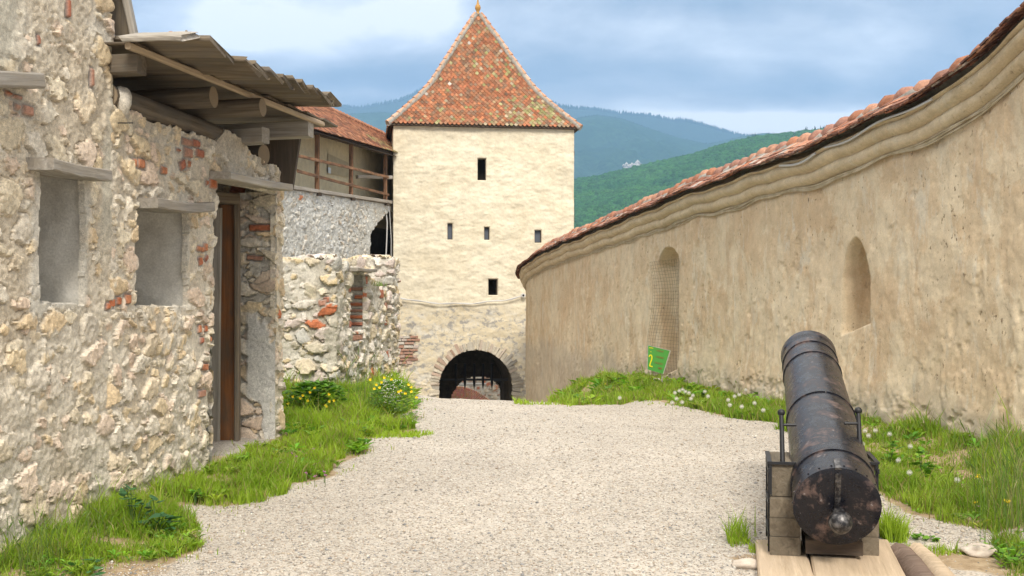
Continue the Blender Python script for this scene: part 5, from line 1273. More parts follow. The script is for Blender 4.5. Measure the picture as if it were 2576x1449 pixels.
for (u, ub, vt, vb) in ((1965.5, 1969, 1038, 1180), (2159, 2166, 1033, 1180)):
    ro = MB(); Yt, Yb3 = 7.42, 7.30
    a = Vector((X(ub, Yb3), Yb3, Z(vb, Yb3))); c_ = Vector((X(u, Yt), Yt, Z(vt, Yt)))
    ro.tube([a, a + (c_ - a) * .5, c_], [.017, .016, .015], 10)
    for k in range(1): ro.lathe([(-.026 * math.cos(q_), max(.026 * math.sin(q_), .0005)) for q_ in np.linspace(0, math.pi, 10)], Matrix.Translation(c_), 14)
    ro.build('lift_rod', M_IRON, cannon, True, 50)
    tr = MB(); mid_ = a + (c_ - a) * .78; tgt = B0 + (B1 - B0) * .33; tgt = Vector((tgt.x, mid_.y, mid_.z)); d_ = (tgt - mid_).normalized(); tr.tube([mid_, mid_ + d_ * .10], .010, 8); tr.build('pin', M_IRON, cannon)
bed = MB(); M3 = Matrix((cs_, cd_, Vector((0, 0, 1)))).transposed(); bed.box(B0 + cd_ * .45 + Vector((0, 0, -.30)), (.36, .5, .09), M3); bed.box((B0 + (B1 - B0) * .25) + Vector((0, 0, -.31)), (.40, .14, .10), M3); bed.build('bed', M_WDARK, cannon)

# ------------------------------------------------------------------ vegetation
def blades(name, poly, dens, hmin, hmax, label, cat='grass', seed=0, tallwall=None, wid=.0032, yel=.17, jit=1.0, green=((.19, .33, .02), (.34, .48, .04))):
    rg = np.random.default_rng(seed); P_ = np.array(poly); x0, y0 = P_.min(0) - .3 * (jit > 1); x1, y1 = P_.max(0) + .3 * (jit > 1)
    n = int((x1 - x0) * (y1 - y0) * dens); x = rg.uniform(x0, x1, n); y = rg.uniform(y0, y1, n)
    jx = x + .16 * (fbm(x * 5, y * 5, 200 + seed) - .5) * 2 + .5 * (fbm(x * 1.3, y * 1.3, 205 + seed, 2) - .5) + (jit - 1) * rg.normal(0, .10, n); jy = y + .22 * (fbm(x * 5, y * 5, 210 + seed) - .5) * 2 + (jit - 1) * rg.normal(0, .16, n)
    k = polymask(poly, jx, jy); x, y = x[k], y[k]
    # thin out with distance
    k = rg.random(len(x)) < np.clip((9.5 / np.clip(y, 6, 99)) ** 1.1, .22, 1); x, y = x[k], y[k]
    # clumps
    cl_ = fbm(x * 2.6, y * 2.6, 220 + seed, 5); k = rg.random(len(x)) < sstep(.33, .50, cl_) * .92 + .08; x, y, cl_ = x[k], y[k], cl_[k]; n = len(x)
    h = lerp(hmin * .7, hmax * 1.15, np.clip((cl_ - .38) * 3.6, 0, 1)) * rg.uniform(.45, 1.35, n) * (1 + .9 * (rg.random(n) < .03))
    if tallwall is not None: h = h * (1 + tallwall(x, y))
    ang = rg.uniform(0, 2 * np.pi, n); lean = rg.uniform(.15, .75, n) * h; wd = wid * rg.uniform(.7, 1.5, n) * np.clip(y / 8, .8, 2.6)
    dx, dy = np.cos(ang), np.sin(ang); z = Gh(x, y) - .01
    yaw = rg.uniform(0, np.pi, n); sx_, sy_ = np.cos(yaw), np.sin(yaw)
    pb = np.stack([x, y, z], -1); pm = pb + np.stack([dx * lean * .3, dy * lean * .3, h * .6], -1); pt = pb + np.stack([dx * lean, dy * lean, h], -1)
    sd = np.stack([sx_ * wd, sy_ * wd, 0 * wd], -1)
    V = np.stack([pb - sd, pb + sd, pm - sd * .8, pm + sd * .8, pt], 1)
    Fq = np.array([(0, 1, 3), (0, 3, 2), (2, 3, 4)])[None] + (np.arange(n) * 5)[:, None, None]
    g = np.array(green); t_ = rg.random(n)[:, None] * .45 + .55 * sstep(.38, .6, fbm(x * 2.1, y * 2.1, 230 + seed))[:, None]; C = g[0] * (1 - t_) + g[1] * t_
    yl = rg.random(n) < yel; C[yl] = np.array((.30, .27, .10)) * rg.uniform(.8, 1.3, (yl.sum(), 1))
    C = np.repeat(C[:, None], 5, 1)
    o = mk(name, V.reshape(-1, 3), Fq.reshape(-1, 3), M_GRASS, None, False, C.reshape(-1, 3)); kind(o, 'stuff', label, cat); return o
tl_ = lambda x, y: .4 * sstep(.45, .05, x - FX(y)) * (y < 12.3)
blades('grass', LA, 11000, .05, .125, 'grass tuft strip at the foot of the tall stone house', seed=1, tallwall=tl_)
blades('grass', LB, 8500, .06, .15, 'lush grass bank between the shed door and the ruined house', seed=2, tallwall=lambda x, y: -.45 * sstep(.75, .3, x - FX(y)) * (y > 9.8) * (y < 12.3) + .15 * (y > 13))
blades('grass', RA, 6000, .06, .13, 'grass verge along the foot of the curved tan wall', seed=3, tallwall=lambda x, y: .9 * sstep(-.55, -.1, x - wallx(y)) * (y < 12), green=((.17, .30, .02), (.32, .45, .045)))
blades('grass', RB, 6500, .05, .14, 'grass patch in the bottom right corner near the flat rock', seed=4, green=((.15, .26, .02), (.27, .40, .035)))
blades('sparse_grass', LB, 900, .02, .07, 'thin stray blades along the gravel edge of the left bank', seed=1 + 30, jit=2.2, yel=.35)
blades('sparse_grass', RA, 700, .02, .07, 'thin stray blades along the gravel edge of the right verge', seed=32, jit=2.2, yel=.35)
blades('sparse_grass', LA, 1000, .02, .06, 'thin stray blades at the edge of the near left grass', seed=33, jit=2.2, yel=.4)
def tuft(u, v, rx, ry, hm, label, seed, dens=9000, yel=.05):
    c_ = hit(u, v); pl = [(c_[0] + rx * math.cos(a), c_[1] + ry * math.sin(a)) for a in np.linspace(0, 2 * math.pi, 14)[:-1]]
    return blades('grass_tuft', pl, dens, hm * .6, hm, label, 'grass', seed, yel=yel)
def cover(poly, n, ls, label, seed, greens, lift=.05):
    rg = np.random.default_rng(seed); P_ = np.array(poly); x = rg.uniform(P_[:, 0].min(), P_[:, 0].max(), n * 6); y = rg.uniform(P_[:, 1].min(), P_[:, 1].max(), n * 6)
    k = polymask(poly, x, y) & (fbm(x * 3.1, y * 3.1, seed + 400, 4) > .52); x, y = x[k][:n], y[k][:n]; mb = MB(); rr = random.Random(seed)
    for a, b_ in zip(x, y):
        z_ = float(Gh(a, b_)); m_ = rr.randint(4, 7); ph = rr.random() * 6; g = tuple(q_ * rr.uniform(.75, 1.2) for q_ in rr.choice(greens)); L = ls * rr.uniform(.6, 1.5) * max(.8, b_ / 9)
        for q_ in range(m_):
            an = ph + q_ * 6.283 / m_ + rr.uniform(-.3, .3); d_ = Vector((math.cos(an), math.sin(an), 0)); s_ = Vector((-d_.y, d_.x, 0)); c_ = Vector((a, b_, z_ + lift * rr.uniform(.2, 1))); r1_ = rr.uniform(.25, .9)
            mb.add([c_, c_ + d_ * L * .5 + s_ * L * .2 + Vector((0, 0, L * r1_ * .6)), c_ + d_ * L + Vector((0, 0, L * r1_ * .7)), c_ + d_ * L * .5 - s_ * L * .2 + Vector((0, 0, L * r1_ * .6))], [(0, 1, 2), (0, 2, 3)], g)
    o = mb.build('ground_leaves', M_LEAF, None, color=True); kind(o, 'stuff', label, 'leaves')
GR2 = [(.17, .33, .03), (.22, .40, .035), (.14, .28, .04), (.27, .44, .05)]
cover(LB, 550, .07, 'clover and broad leaves mixed into the left grass bank', 41, GR2); cover(RA, 500, .07, 'dandelion leaves mixed into the right verge', 42, GR2); cover(LA, 260, .06, 'small leaves in the grass by the tall house', 43, GR2); cover(RB, 200, .05, 'small leaves in the bottom right corner grass', 44, GR2)
tuft(1878, 1368, .14, .20, .20, 'ragged grass tuft left of the cannon platform', 5); tuft(2252, 1352, .12, .17, .24, 'bright grass tuft right of the cannon carriage', 6, 14000, 0)
tuft(980, 1094, .5, .22, .05, 'low clover patch at the tip of the left grass bank', 7, 5000); tuft(2360, 1395, .40, .12, .06, 'thin grass by the flat pinkish rock', 8, 5000)
tuft(2050, 1398, .05, .08, .0001, 'tiny', 9, 1) if False else None
tuft(1915, 1385, .10, .12, .08, 'small leafy tuft touching the left platform plank', 10, 7000)
tuft(1350, 1016, .35, .3, .10, 'sparse weeds at the far foot of the curved wall', 11, 1500)
# grass tuft growing on the ruin
gtx = rp(Lf + 2.3, -.12, 1.9)
rg = np.random.default_rng(4); n = 260; px_ = gtx[0] + rg.normal(0, .12, n); py_ = gtx[1] + rg.normal(0, .25, n); hh_ = rg.uniform(.05, .13, n); an = rg.uniform(0, 6.28, n)
pb = np.stack([px_, py_, np.full(n, 1.86)], -1); pt = pb + np.stack([np.cos(an) * .06, np.sin(an) * .06, hh_], -1); sd = np.stack([np.cos(an + 1.5), np.sin(an + 1.5), 0 * an], -1) * .006
o = mk('grass_tuft', np.stack([pb - sd, pb + sd, pt], 1).reshape(-1, 3), (np.arange(n * 3).reshape(-1, 3)), M_GRASS, None, False, np.repeat(np.array([(.13, .22, .03)]), n * 3, 0)); kind(o, 'stuff', 'small grass tuft growing on top of the ruined house wall', 'grass')

# broad-leaved plants
def leafcloud(mb, c, rx, ry, rz, n, ls, greens, seed=0, up=.6):
    rr = random.Random(seed)
    for _ in range(n):
        a = rr.uniform(0, 6.283); r = rr.random() ** .5; zz = rr.random() ** .7
        k = math.sqrt(max(0, 1 - zz * zz)) * .75 + .25
        p_ = Vector((c[0] + rx * r * k * math.cos(a), c[1] + ry * r * k * math.sin(a), c[2] + rz * zz)); s_ = ls * rr.uniform(.6, 1.3)
        t_ = Vector((math.cos(a) + rr.uniform(-.6, .6), math.sin(a) + rr.uniform(-.6, .6), rr.uniform(-.2, .5))).normalized(); n_ = Vector((rr.uniform(-.5, .5), rr.uniform(-.5, .5), 1)).normalized()
        b_ = t_.cross(n_).normalized(); w_ = s_ * rr.uniform(.5, .75)
        V = [p_ - t_ * s_ * .5, p_ - t_ * s_ * .2 + b_ * w_ * .5, p_ + t_ * s_ * .2 + b_ * w_ * .35, p_ + t_ * s_ * .55, p_ + t_ * s_ * .2 - b_ * w_ * .35, p_ - t_ * s_ * .2 - b_ * w_ * .5]
        g = rr.choice(greens); j_ = rr.uniform(.75, 1.2); mb.add(V, [(0, 1, 2, 3), (0, 3, 4, 5)], tuple(q_ * j_ for q_ in g))
def blossom(c, r, mat, parent, name='flower'):
    mb = MB(); c = Vector(c)
    for k in range(5):
        a = 2 * math.pi * k / 5 + random.random(); d_ = Vector((math.cos(a), -.5 + .3 * math.sin(a), math.sin(a) * .8)).normalized(); s_ = d_.cross(Vector((0, -1, .3))).normalized()
        mb.add([c, c + d_ * r * .6 + s_ * r * .4, c + d_ * r, c + d_ * r * .6 - s_ * r * .4], [(0, 1, 2, 3)])
    mb.add([c + Vector((x * r * .35, y * r * .35, z * r * .35)) for x, y, z in OCT_V], OCT_F)
    return mb.build(name, mat, parent)
GR1 = [(.11, .28, .02), (.15, .34, .025), (.20, .40, .04), (.08, .20, .02)]
# celandine at the ruin's foot
c_ = hit(795, 1040); z_ = float(Gh(*c_))
p1 = thing('flowering_plant', 'leafy clump with small yellow flowers against the ruined wall', 'plant', (c_[0], c_[1], z_))
mb = MB(); leafcloud(mb, (c_[0], c_[1], z_), .48, .3, .40, 700, .085, GR1, 1); mb.build('leaves', M_LEAF, p1, color=True)
for (u, v) in ((780, 987), (774, 1008), (792, 976), (828, 992), (829, 1010), (820, 1020), (822, 1022), (756, 1002), (762, 995), (725, 1015), (737, 998), (712, 1003), (715, 1026), (840, 1008), (731, 1042)):
    Y_ = c_[1] - .32; blossom((X(u, Y_), Y_, Z(v, Y_)), .022, M_YEL, p1)
c_ = hit(985, 1058); z_ = float(Gh(*c_))
p2 = thing('flowering_plant', 'tall feathery yellow and white flower clump at the ruin corner', 'plant', (c_[0], c_[1], z_))
mb = MB(); leafcloud(mb, (c_[0], c_[1] + .1, z_), .38, .35, .50, 1500, .045, [(.14, .30, .03), (.18, .34, .04), (.10, .24, .03), (.22, .34, .08)], 2); mb.build('leaves', M_LEAF, p2, color=True)
mb = MB(); rr = random.Random(3)
for _ in range(170):
    u = 985 + rr.gauss(0, 15); v = 985 + rr.gauss(0, 17); Y_ = c_[1] - .15 + rr.random() * .2; cc = Vector((X(u, Y_), Y_, Z(v, Y_))); mb.add([cc + Vector(q_) * .0075 for q_ in OCT_V], OCT_F)
mb.build('white_florets', M_FLUF, p2)['kind'] = 'stuff'
for (u, v) in ((947, 968), (955, 975), (942, 978), (967, 950), (1003, 986), (1008, 983), (1020, 990), (1035, 985), (1028, 968), (1035, 974), (1048, 1000), (985, 955), (960, 962), (932, 955)):
    Y_ = c_[1] - .2; blossom((X(u, Y_), Y_, Z(v, Y_)), .022, M_YEL, p2)
# tall grasses by the ruin and right edge
def stalks(name, pts, label, h, n, sp, col=(.30, .30, .12), seed=0):
    mb = MB(); rr = random.Random(seed)
    for (x, y) in pts:
        for _ in range(n):
            bx, by = x + rr.gauss(0, sp), y + rr.gauss(0, sp); z = float(Gh(bx, by)); hh = h * rr.uniform(.5, 1.15); dx, dy = rr.uniform(-.35, .35) * hh, rr.uniform(-.3, .3) * hh
            p_ = [(bx, by, z), (bx + dx * .25, by + dy * .25, z + hh * .5), (bx + dx * .65, by + dy * .6, z + hh * .85), (bx + dx, by + dy, z + hh)]
            j_ = rr.uniform(.7, 1.3); cc = tuple(q_ * j_ for q_ in (col if rr.random() < .4 else (.14, .24, .04)))
            mb.tube(p_, [.0022, .002, .0016, .001], 4, False, cc)
            if rr.random() < .5: mb.tube([p_[2], lerp(Vector(p_[2]), Vector(p_[3]), .5), p_[3]], [.002, .0055, .001], 5, False, cc)
    o = mb.build(name, M_GRASS, None, color=True); kind(o, 'stuff', label, 'grass'); return o
stalks('tall_grass', [tuple(hit(2500, 1330)), tuple(hit(2560, 1330)), tuple(hit(2540, 1280)), tuple(hit(2590, 1380))], 'tall seeding grass stems at the right edge by the wall', .75, 34, .14, seed=1)
stalks('tall_grass', [tuple(hit(20, 1440)), tuple(hit(60, 1430)), tuple(hit(240, 1380)), tuple(hit(120, 1425))], 'thin tall grass stems against the tall stone house', .30, 24, .12, (.20, .26, .07), seed=2)
stalks('tall_grass', [tuple(hit(900, 1040)), tuple(hit(925, 1035))], 'tall grass stems in front of the ruined side wall', .75, 16, .12, seed=3)
stalks('tall_grass', [tuple(hit(u, v)) for u, v in ((1520, 985), (1620, 985), (1740, 985), (1850, 1005), (2230, 1130), (2300, 1150), (2400, 1180), (2480, 1200))], 'scattered seed stems along the grass verge of the curved wall', .34, 9, .2, seed=4)
# big weeds
def weed(u, v, h, n, ls, label, seed, greens, cat='weed', spread=.12):
    c_ = hit(u, v); z_ = float(Gh(*c_)); w_ = thing('weed', label, cat, (c_[0], c_[1], z_)); rr = random.Random(seed)
    st_ = MB(); lf_ = MB()
    for k in range(max(3, n // 8)):
        a = rr.uniform(0, 6.28); tip = Vector((c_[0] + spread * math.cos(a) * rr.random(), c_[1] + spread * math.sin(a) * rr.random(), z_ + h * rr.uniform(.45, 1))); st_.tube([(c_[0], c_[1], z_), lerp(Vector((c_[0], c_[1], z_)), tip, .6) + Vector((0, 0, .02)), tip], [.005, .004, .002], 5, False, (.10, .18, .05))
        leafcloud(lf_, (tip.x, tip.y, tip.z - h * .35), spread * .6, spread * .6, h * .38, 8, ls, greens, seed * 31 + k)
    st_.build('stem', M_LEAF, w_, color=True); lf_.build('leaves', M_LEAF, w_, color=True); return w_
BL = [(.06, .17, .06), (.08, .20, .07), (.05, .13, .05)]
weed(335, 1345, .42, 36, .075, 'tall blue-green weed growing against the stone house', 1, BL); weed(395, 1350, .28, 40, .075, 'lower blue-green weed beside the tall one, nearer the path', 2, BL)
weed(490, 1272, .14, 24, .07, 'round-leaved weed at the front edge of the shed grass', 3, GR1); weed(2240, 1180, .3, 26, .10, 'broad-leaved weed at the foot of the wall behind the cannon', 4, GR1)
weed(2320, 1210, .32, 26, .10, 'dock-like weed under the hole in the curved wall', 5, GR1); weed(2545, 1420, .16, 60, .05, 'dense low weed in the bottom right corner', 6, GR1, spread=.25)
weed(2330, 1360, .05, 14, .06, 'flat small weed on the gravel right of the cannon', 7, GR1); weed(1768, 1010, .22, 24, .10, 'leafy weed below the niche between sign and cannon', 8, GR1); weed(1560, 975, .2, 24, .09, 'yellow-green weed just left of the sign board', 9, [(.16, .26, .05), (.2, .3, .06)])
weed(230, 1437, .08, 24, .06, 'low dark weed in the grass by the bottom left corner', 10, BL, spread=.2)
# yellow tansy heads and dandelion clocks
def flower_head(u, v, ug, vg, label, mat, r, nm='yellow_flower', cat='flower', many=9):
    c_ = hit(ug, vg); Y_ = c_[1]; z_ = float(Gh(*c_)); top = Vector((X(u, Y_), Y_, Z(v, Y_)))
    f_ = thing(nm, label, cat, (c_[0], c_[1], z_)); mb = MB(); mb.tube([(c_[0], c_[1], z_), top], .0025, 4, False, (.14, .22, .06)); mb.build('stem', M_LEAF, f_, color=True)
    mb = MB(); rr = random.Random(int(u))
    for _ in range(many):
        cc = top + Vector((rr.uniform(-r, r), rr.uniform(-r, r), rr.uniform(-r * .4, r * .4))); mb.add([cc + Vector(q_) * r * .42 for q_ in OCT_V], OCT_F)
    mb.build('flower_head', mat, f_); return f_
flower_head(2463, 1198, 2460, 1265, 'yellow flower cluster in the verge, the higher of the right three', M_YEL, .022)
flower_head(2531, 1261, 2538, 1330, 'largest yellow flower cluster beside the tall dry stems', M_YEL, .026); flower_head(2453, 1264, 2455, 1300, 'small yellow flower beside a pink clover in the verge', M_YEL, .014)
for (u, v, lb) in ((1553, 951 - 40 + 2, 'lone yellow flower in the grass left of the sign'), ): flower_head(1524, 966, 1524, 985, lb, M_YEL, .02, many=5)
flower_head(2463, 1272, 2465, 1300, 'pink clover head in the verge below the yellow flowers', M_PINK, .012, 'clover', 'flower', 5)
cl_lab = 'small pink clover head in the grass beside the shed corner'
for i_, (u, v) in enumerate([(706, 1164), (730, 1170), (742, 1161), (736, 1140), (748, 1148), (790, 1129), (792, 1168), (817, 1186), (868 - 50, 1195), (815, 1186), (792, 1223 - 25), (770, 1190)]):
    o = flower_head(u, v, u, v + 28, cl_lab, M_PINK, .014, 'clover', 'flower', 5); o['group'] = 'pink clover heads beside the shed corner'
import bmesh
bm2 = bmesh.new(); bmesh.ops.create_icosphere(bm2, subdivisions=2, radius=1)
PV = [tuple(v_.co) for v_ in bm2.verts]; bm2.free()
dproto = thing('dandelion', 'dandelion clock', 'dandelion', (0, 0, 0), 'dandelion clocks along the right verge')
mb = MB()
for p_ in PV:
    d_ = Vector(p_); s_ = d_.orthogonal().normalized() * .0011; c_ = d_ * .026
    mb.add([d_ * .004 - s_, d_ * .004 + s_, c_ + s_, c_ - s_], [(0, 1, 2, 3)])
    for q_ in range(3):
        e_ = Matrix.Rotation(q_ * 2.09, 3, d_) @ s_.normalized() * .008; mb.add([c_, c_ + e_ + d_ * .003, c_ + (Matrix.Rotation(.5, 3, d_) @ e_) + d_ * .003], [(0, 1, 2)])
mb.add([Vector(q_) * .016 for q_ in PV[:0]] or [Vector(q_) * .011 for q_ in OCT_V], OCT_F)
dh = mb.build('seed_head', M_FLUF); dh.matrix_basis = Matrix.Translation((0, 0, .16)); attach(dh, dproto)
mb = MB(); mb.tube([(0, 0, 0), (.004, .002, .08), (0, 0, .155)], .0022, 5, False, (.20, .22, .09)); dst = mb.build('stem', M_LEAF, dproto, color=True)
DL = [(1698, 1500 / 1.0, 0)]
dl = [((1698, 988)), (1709, 983), (1717, 980), (1724, 985), (1733, 988), (1702, 1003), (1738, 1003), (1743, 995), (1716, 1012), (1691, 1013), (1736, 969), (1773, 985), (1781, 997), (1832, 1006), (1848, 997), (1836, 1019), (1866, 1023), (1876, 981), (1898, 1014), (1920, 1032), (1860, 993), (1559, 1001),
      (2185, 1096), (2176, 1083), (2202, 1083), (2290, 1123), (2260, 1158), (2170, 1117), (2288, 1189), (2238, 1092), (2408, 1207)]
for i_, (u, v) in enumerate(dl):
    s_ = .95 if u < 2000 else .85
    # the clock sits .16 m above its foot: find the foot whose head projects there
    g_ = None
    for Y_ in np.linspace(8.5, 21, 500):
        x_ = X(u, Y_); z_ = Z(v, Y_)
        if z_ - .16 * s_ <= float(np.interp(Y_, GY, GZ)) + .06: g_ = (x_, Y_, z_ - .16 * s_); break
    if g_ is None: continue
    if u < 2000: lb = 'white dandelion clock in the verge left of the cannon muzzle, among many alike'; gp_ = 'dandelion clocks in the verge left of the cannon'
    else: lb = 'white dandelion clock in the grass right of the cannon, among others alike'; gp_ = 'dandelion clocks in the grass right of the cannon'
    if (u, v) == (2290, 1123): lb = 'largest white dandelion clock, right of the cannon lift rod'
    if (u, v) == (2408, 1207): lb = 'small dandelion clock furthest right, by the yellow flowers'
    o = dproto if i_ == 0 else copy_thing(dproto, g_, lb, s=s_)
    if i_ == 0: o.location = g_; o.scale = (s_, s_, s_); o['label'] = lb
    o['group'] = gp_
# loose rocks
def rk(u, v, s, lb, seed, mat=M_ROCK, amp=.3):
    c_ = hit(u, v); o = rock('rock', (c_[0], c_[1], float(Gh(*c_)) + s[2] * .35), s, mat, None, seed, amp=amp); tag(o, lb, 'rock')
rk(2462, 1395, (.115, .10, .055), 'flat pinkish rock in the earth near the bottom right', 2)
rk(1044, 1050, (.10, .07, .05), 'pale rock at the edge of gravel beside the flowers', 5); rk(1030, 1053, (.045, .04, .025), 'small white rock beside the pale rock', 6)
rk(1655, 968, (.12, .1, .09), 'pale stone block under the green sign', 8); rk(1885, 1428, (.10, .07, .04), 'brown stone left of the platform planks', 9)

# ------------------------------------------------------------------ hills, forest, mountains
def ridge(name, pts, Yr, Yn, zn, mat, rough, nx=220, ny=60, fall=None, seed=0, label=''):
    pu = [p_[0] for p_ in pts]; pvv = [p_[1] for p_ in pts]; us = np.linspace(pu[0], pu[-1], nx); vt = np.interp(us, pu, pvv)
    f = np.linspace(0, 1, ny)[:, None]; Yk = Yn + (Yr - Yn) * f; xk = (us[None] - CU) / F * (Yr * .35 + Yk * .65); zt = CH + (VH - vt)[None] / F * Yr
    prof_ = f ** .85; zz = zn + (zt - zn) * prof_
    zz = zz + rough * (fbm(xk / (Yr * .03), Yk / (Yr * .05), seed, 5) - .5) * np.sin(np.pi * f) * 1.0
    bx = np.vstack([xk, xk[-1:]]); by = np.vstack([Yk + 0 * xk, Yk[-1:] * 1.02 + 0 * xk[-1:]]); bz = np.vstack([zz, np.full((1, nx), zn)])
    i_ = np.arange(ny)[:, None] * nx + np.arange(nx - 1)[None]
    o = mk(name, np.stack([bx, by, bz], -1).reshape(-1, 3), np.stack([i_, i_ + 1, i_ + nx + 1, i_ + nx], -1).reshape(-1, 4), mat, None, True); kind(o, 'structure', label, 'hill')
    return lambda x, y: (x, y), (xk, Yk + 0 * xk, zz)
def m_hill(name, c1, c2, c3, sc, cliffs=None):
    m, nt, b = newmat(name, 1.0, .0); v = coords(nt); n1 = noisen(nt, v, sc, 8, .75); n2 = noisen(nt, v, sc * .12, 5, .6)
    c = ramp(nt, n1, [(.35, c1), (.62, c2)]); c = mixc(nt, ramp(nt, n2, [(.4, G3(0)), (.6, G3(.7))]), c, c3)
    nt.links.new(c, b.inputs['Base Color']); bump(nt, b, n1, 1., 6.0); return m
M_H1 = m_hill('forest_floor', (.02, .05, .012), (.045, .10, .02), (.03, .07, .015), .2)
M_H2 = m_hill('far_forest_haze_tint', (.012, .035, .022), (.05, .105, .055), (.025, .06, .035), .05)  # some of the haze's blue is put into this base colour
M_H3 = m_hill('farthest_forest_haze_tint', (.015, .032, .02), (.035, .062, .03), (.02, .045, .025), .05)  # forest green with a little painted haze blue
P1 = [(1200, 500), (1380, 475), (1443, 462), (1500, 452), (1560, 438), (1620, 424), (1700, 406), (1760, 392), (1830, 368), (1900, 352), (1960, 346), (2020, 338), (2080, 332), (2120, 326), (2200, 322), (2400, 290), (2900, 250)]
_, g1_ = ridge('hill', P1, 1500, 420, -75, M_H1, 26, 260, 80, seed=301, label='green forested hillside behind the curved wall')
P2 = [(200, 330), (700, 300), (850, 288), (960, 282), (1060, 290), (1200, 310), (1400, 305), (1440, 298), (1500, 289), (1560, 297), (1620, 318), (1700, 345), (1780, 362), (1830, 352), (1880, 340), (1930, 334), (1990, 341), (2060, 350), (2300, 370), (2900, 400)]
_, g2_ = ridge('mountain', P2, 3900, 1800, -60, M_H2, 190, 300, 70, seed=311, label='hazy blue green mountain spur behind the tower')
P3 = [(-200, 300), (500, 300), (760, 292), (850, 268), (905, 273), (960, 262), (1005, 254), (1040, 238), (1060, 226), (1200, 215), (1330, 240), (1410, 268), (1440, 273), (1500, 276), (1560, 286), (1640, 292), (1690, 303), (1720, 303), (1770, 315), (1830, 333), (1880, 344), (2000, 370), (2500, 420), (2900, 450)]
_, g3_ = ridge('mountain', P3, 5200, 3900, 150, M_H3, 120, 340, 40, seed=321, label='farthest blue mountain ridge on the skyline')
# cliffs
m, nt, b = newmat('limestone_cliff', 1.0, 0); b.inputs['Base Color'].default_value = (.50, .46, .41, 1)
def surf_z(gr_, u, frac):
    xk, yk, zk = gr_; return None
cl = MB(); rr = random.Random(8)
for (u, v, su, sv) in ((1592, 420, 20, 8), (1580, 424, 9, 6), (1606, 416, 9, 6)):
    xk, yk, zk = g2_; PU = CU + F * xk / yk; PVV = VH - F * (zk - CH) / yk
    for _ in range(60):
        uu, vv = u + rr.gauss(0, su * .45), v + rr.gauss(0, sv * .42); kk = np.unravel_index(np.argmin((PU - uu) ** 2 + (PVV - vv) ** 2), PU.shape); Y_ = float(yk[kk]) - 15; cc = Vector((X(uu, Y_), Y_, Z(vv, Y_))); s_ = rr.uniform(1.4, 3.6) * Y_ / 1790; cl.add([cc + Vector((q_[0] * s_ * 1.2, q_[1] * 14, q_[2] * s_ * 1.6)) for q_ in OCT_V], OCT_F)
o = cl.build('cliff', m); tag(o, 'pale limestone cliff patch on the blue mountainside', 'cliff')
# forest crowns on the near hill
phi = (1 + 5 ** .5) / 2; ICO_V = [(-1, phi, 0), (1, phi, 0), (-1, -phi, 0), (1, -phi, 0), (0, -1, phi), (0, 1, phi), (0, -1, -phi), (0, 1, -phi), (phi, 0, -1), (phi, 0, 1), (-phi, 0, -1), (-phi, 0, 1)]
ICO_V = [tuple(c_ / 1.902 for c_ in v_) for v_ in ICO_V]
ICO_F = [(0, 11, 5), (0, 5, 1), (0, 1, 7), (0, 7, 10), (0, 10, 11), (1, 5, 9), (5, 11, 4), (11, 10, 2), (10, 7, 6), (7, 1, 8), (3, 9, 4), (3, 4, 2), (3, 2, 6), (3, 6, 8), (3, 8, 9), (4, 9, 5), (2, 4, 11), (6, 2, 10), (8, 6, 7), (9, 8, 1)]
xk, yk, zk = g1_
def sample_grid(n, fi, ui):
    r, c = xk.shape; a = fi * (r - 1); b_ = ui * (c - 1); a0_ = np.floor(a).astype(int).clip(0, r - 2); b0_ = np.floor(b_).astype(int).clip(0, c - 2); fa = a - a0_; fb = b_ - b0_
    def it(A): return (A[a0_, b0_] * (1 - fb) + A[a0_, b0_ + 1] * fb) * (1 - fa) + (A[a0_ + 1, b0_] * (1 - fb) + A[a0_ + 1, b0_ + 1] * fb) * fa
    return np.stack([it(xk), it(yk), it(zk)], -1)
n = 30000; ui = RNG.uniform(.08, .66, n); fi = RNG.uniform(.25, 1, n) ** .8
pos = sample_grid(n, fi, ui); sz = RNG.uniform(2.6, 4.6, n) * (pos[:, 1] / 1200) ** .3; pos[:, 2] += sz * .6
cln = fbm(pos[:, 0] / 60, pos[:, 1] / 60, 333, 3)[:, None]; base_c = np.array((.018, .075, .02)) * (1 - cln) * 1.2 + np.array((.06, .16, .03)) * cln * 1.1
col = base_c * RNG.uniform(.65, 1.35, (n, 1))
M_FOR = m_vcol('forest_crown', .9, .6, .5, .8, .8, 2.0, .05)
fo = scatter_shape('forest', ICO_V, ICO_F, pos, np.stack([sz, sz, sz * 1.05], -1), RNG.uniform(0, 6.3, n), col, M_FOR); kind(fo, 'stuff', 'dense broadleaf forest covering the near green hillside', 'forest')
# conifers on the skyline and lower left
CON_V = [(math.cos(a), math.sin(a), 0) for a in np.linspace(0, 2 * math.pi, 7)[:-1]] + [(0, 0, 1)]; CON_F = [(k, (k + 1) % 6, 6) for k in range(6)]
us = np.concatenate([RNG.uniform(1890, 1905, 6), RNG.uniform(1925, 1950, 6), RNG.uniform(2020, 2200, 60), RNG.uniform(2070, 2150, 40), RNG.uniform(1845, 1850, 2)])
vt = np.interp(us, [p_[0] for p_ in P1], [p_[1] for p_ in P1]); n = len(us); Y_ = 1488.
pos = np.stack([(us - CU) / F * Y_, np.full(n, Y_), CH + (VH - vt) / F * Y_ - 2], -1); hh_ = RNG.uniform(6, 13, n)
scatter = scatter_shape('forest', CON_V, CON_F, pos, np.stack([hh_ * .17, hh_ * .17, hh_], -1), RNG.uniform(0, 6, n), np.repeat(np.array([(.015, .035, .015)]), n, 0), M_FOR); kind(scatter, 'stuff', 'dark conifers on the skyline of the near green hill', 'forest')
us = RNG.uniform(1440, 1600, 260); vv = np.interp(us, [1440, 1600], [468, 428]) + RNG.uniform(-4, 12, 260) ; n = 260; Y_ = 1520.
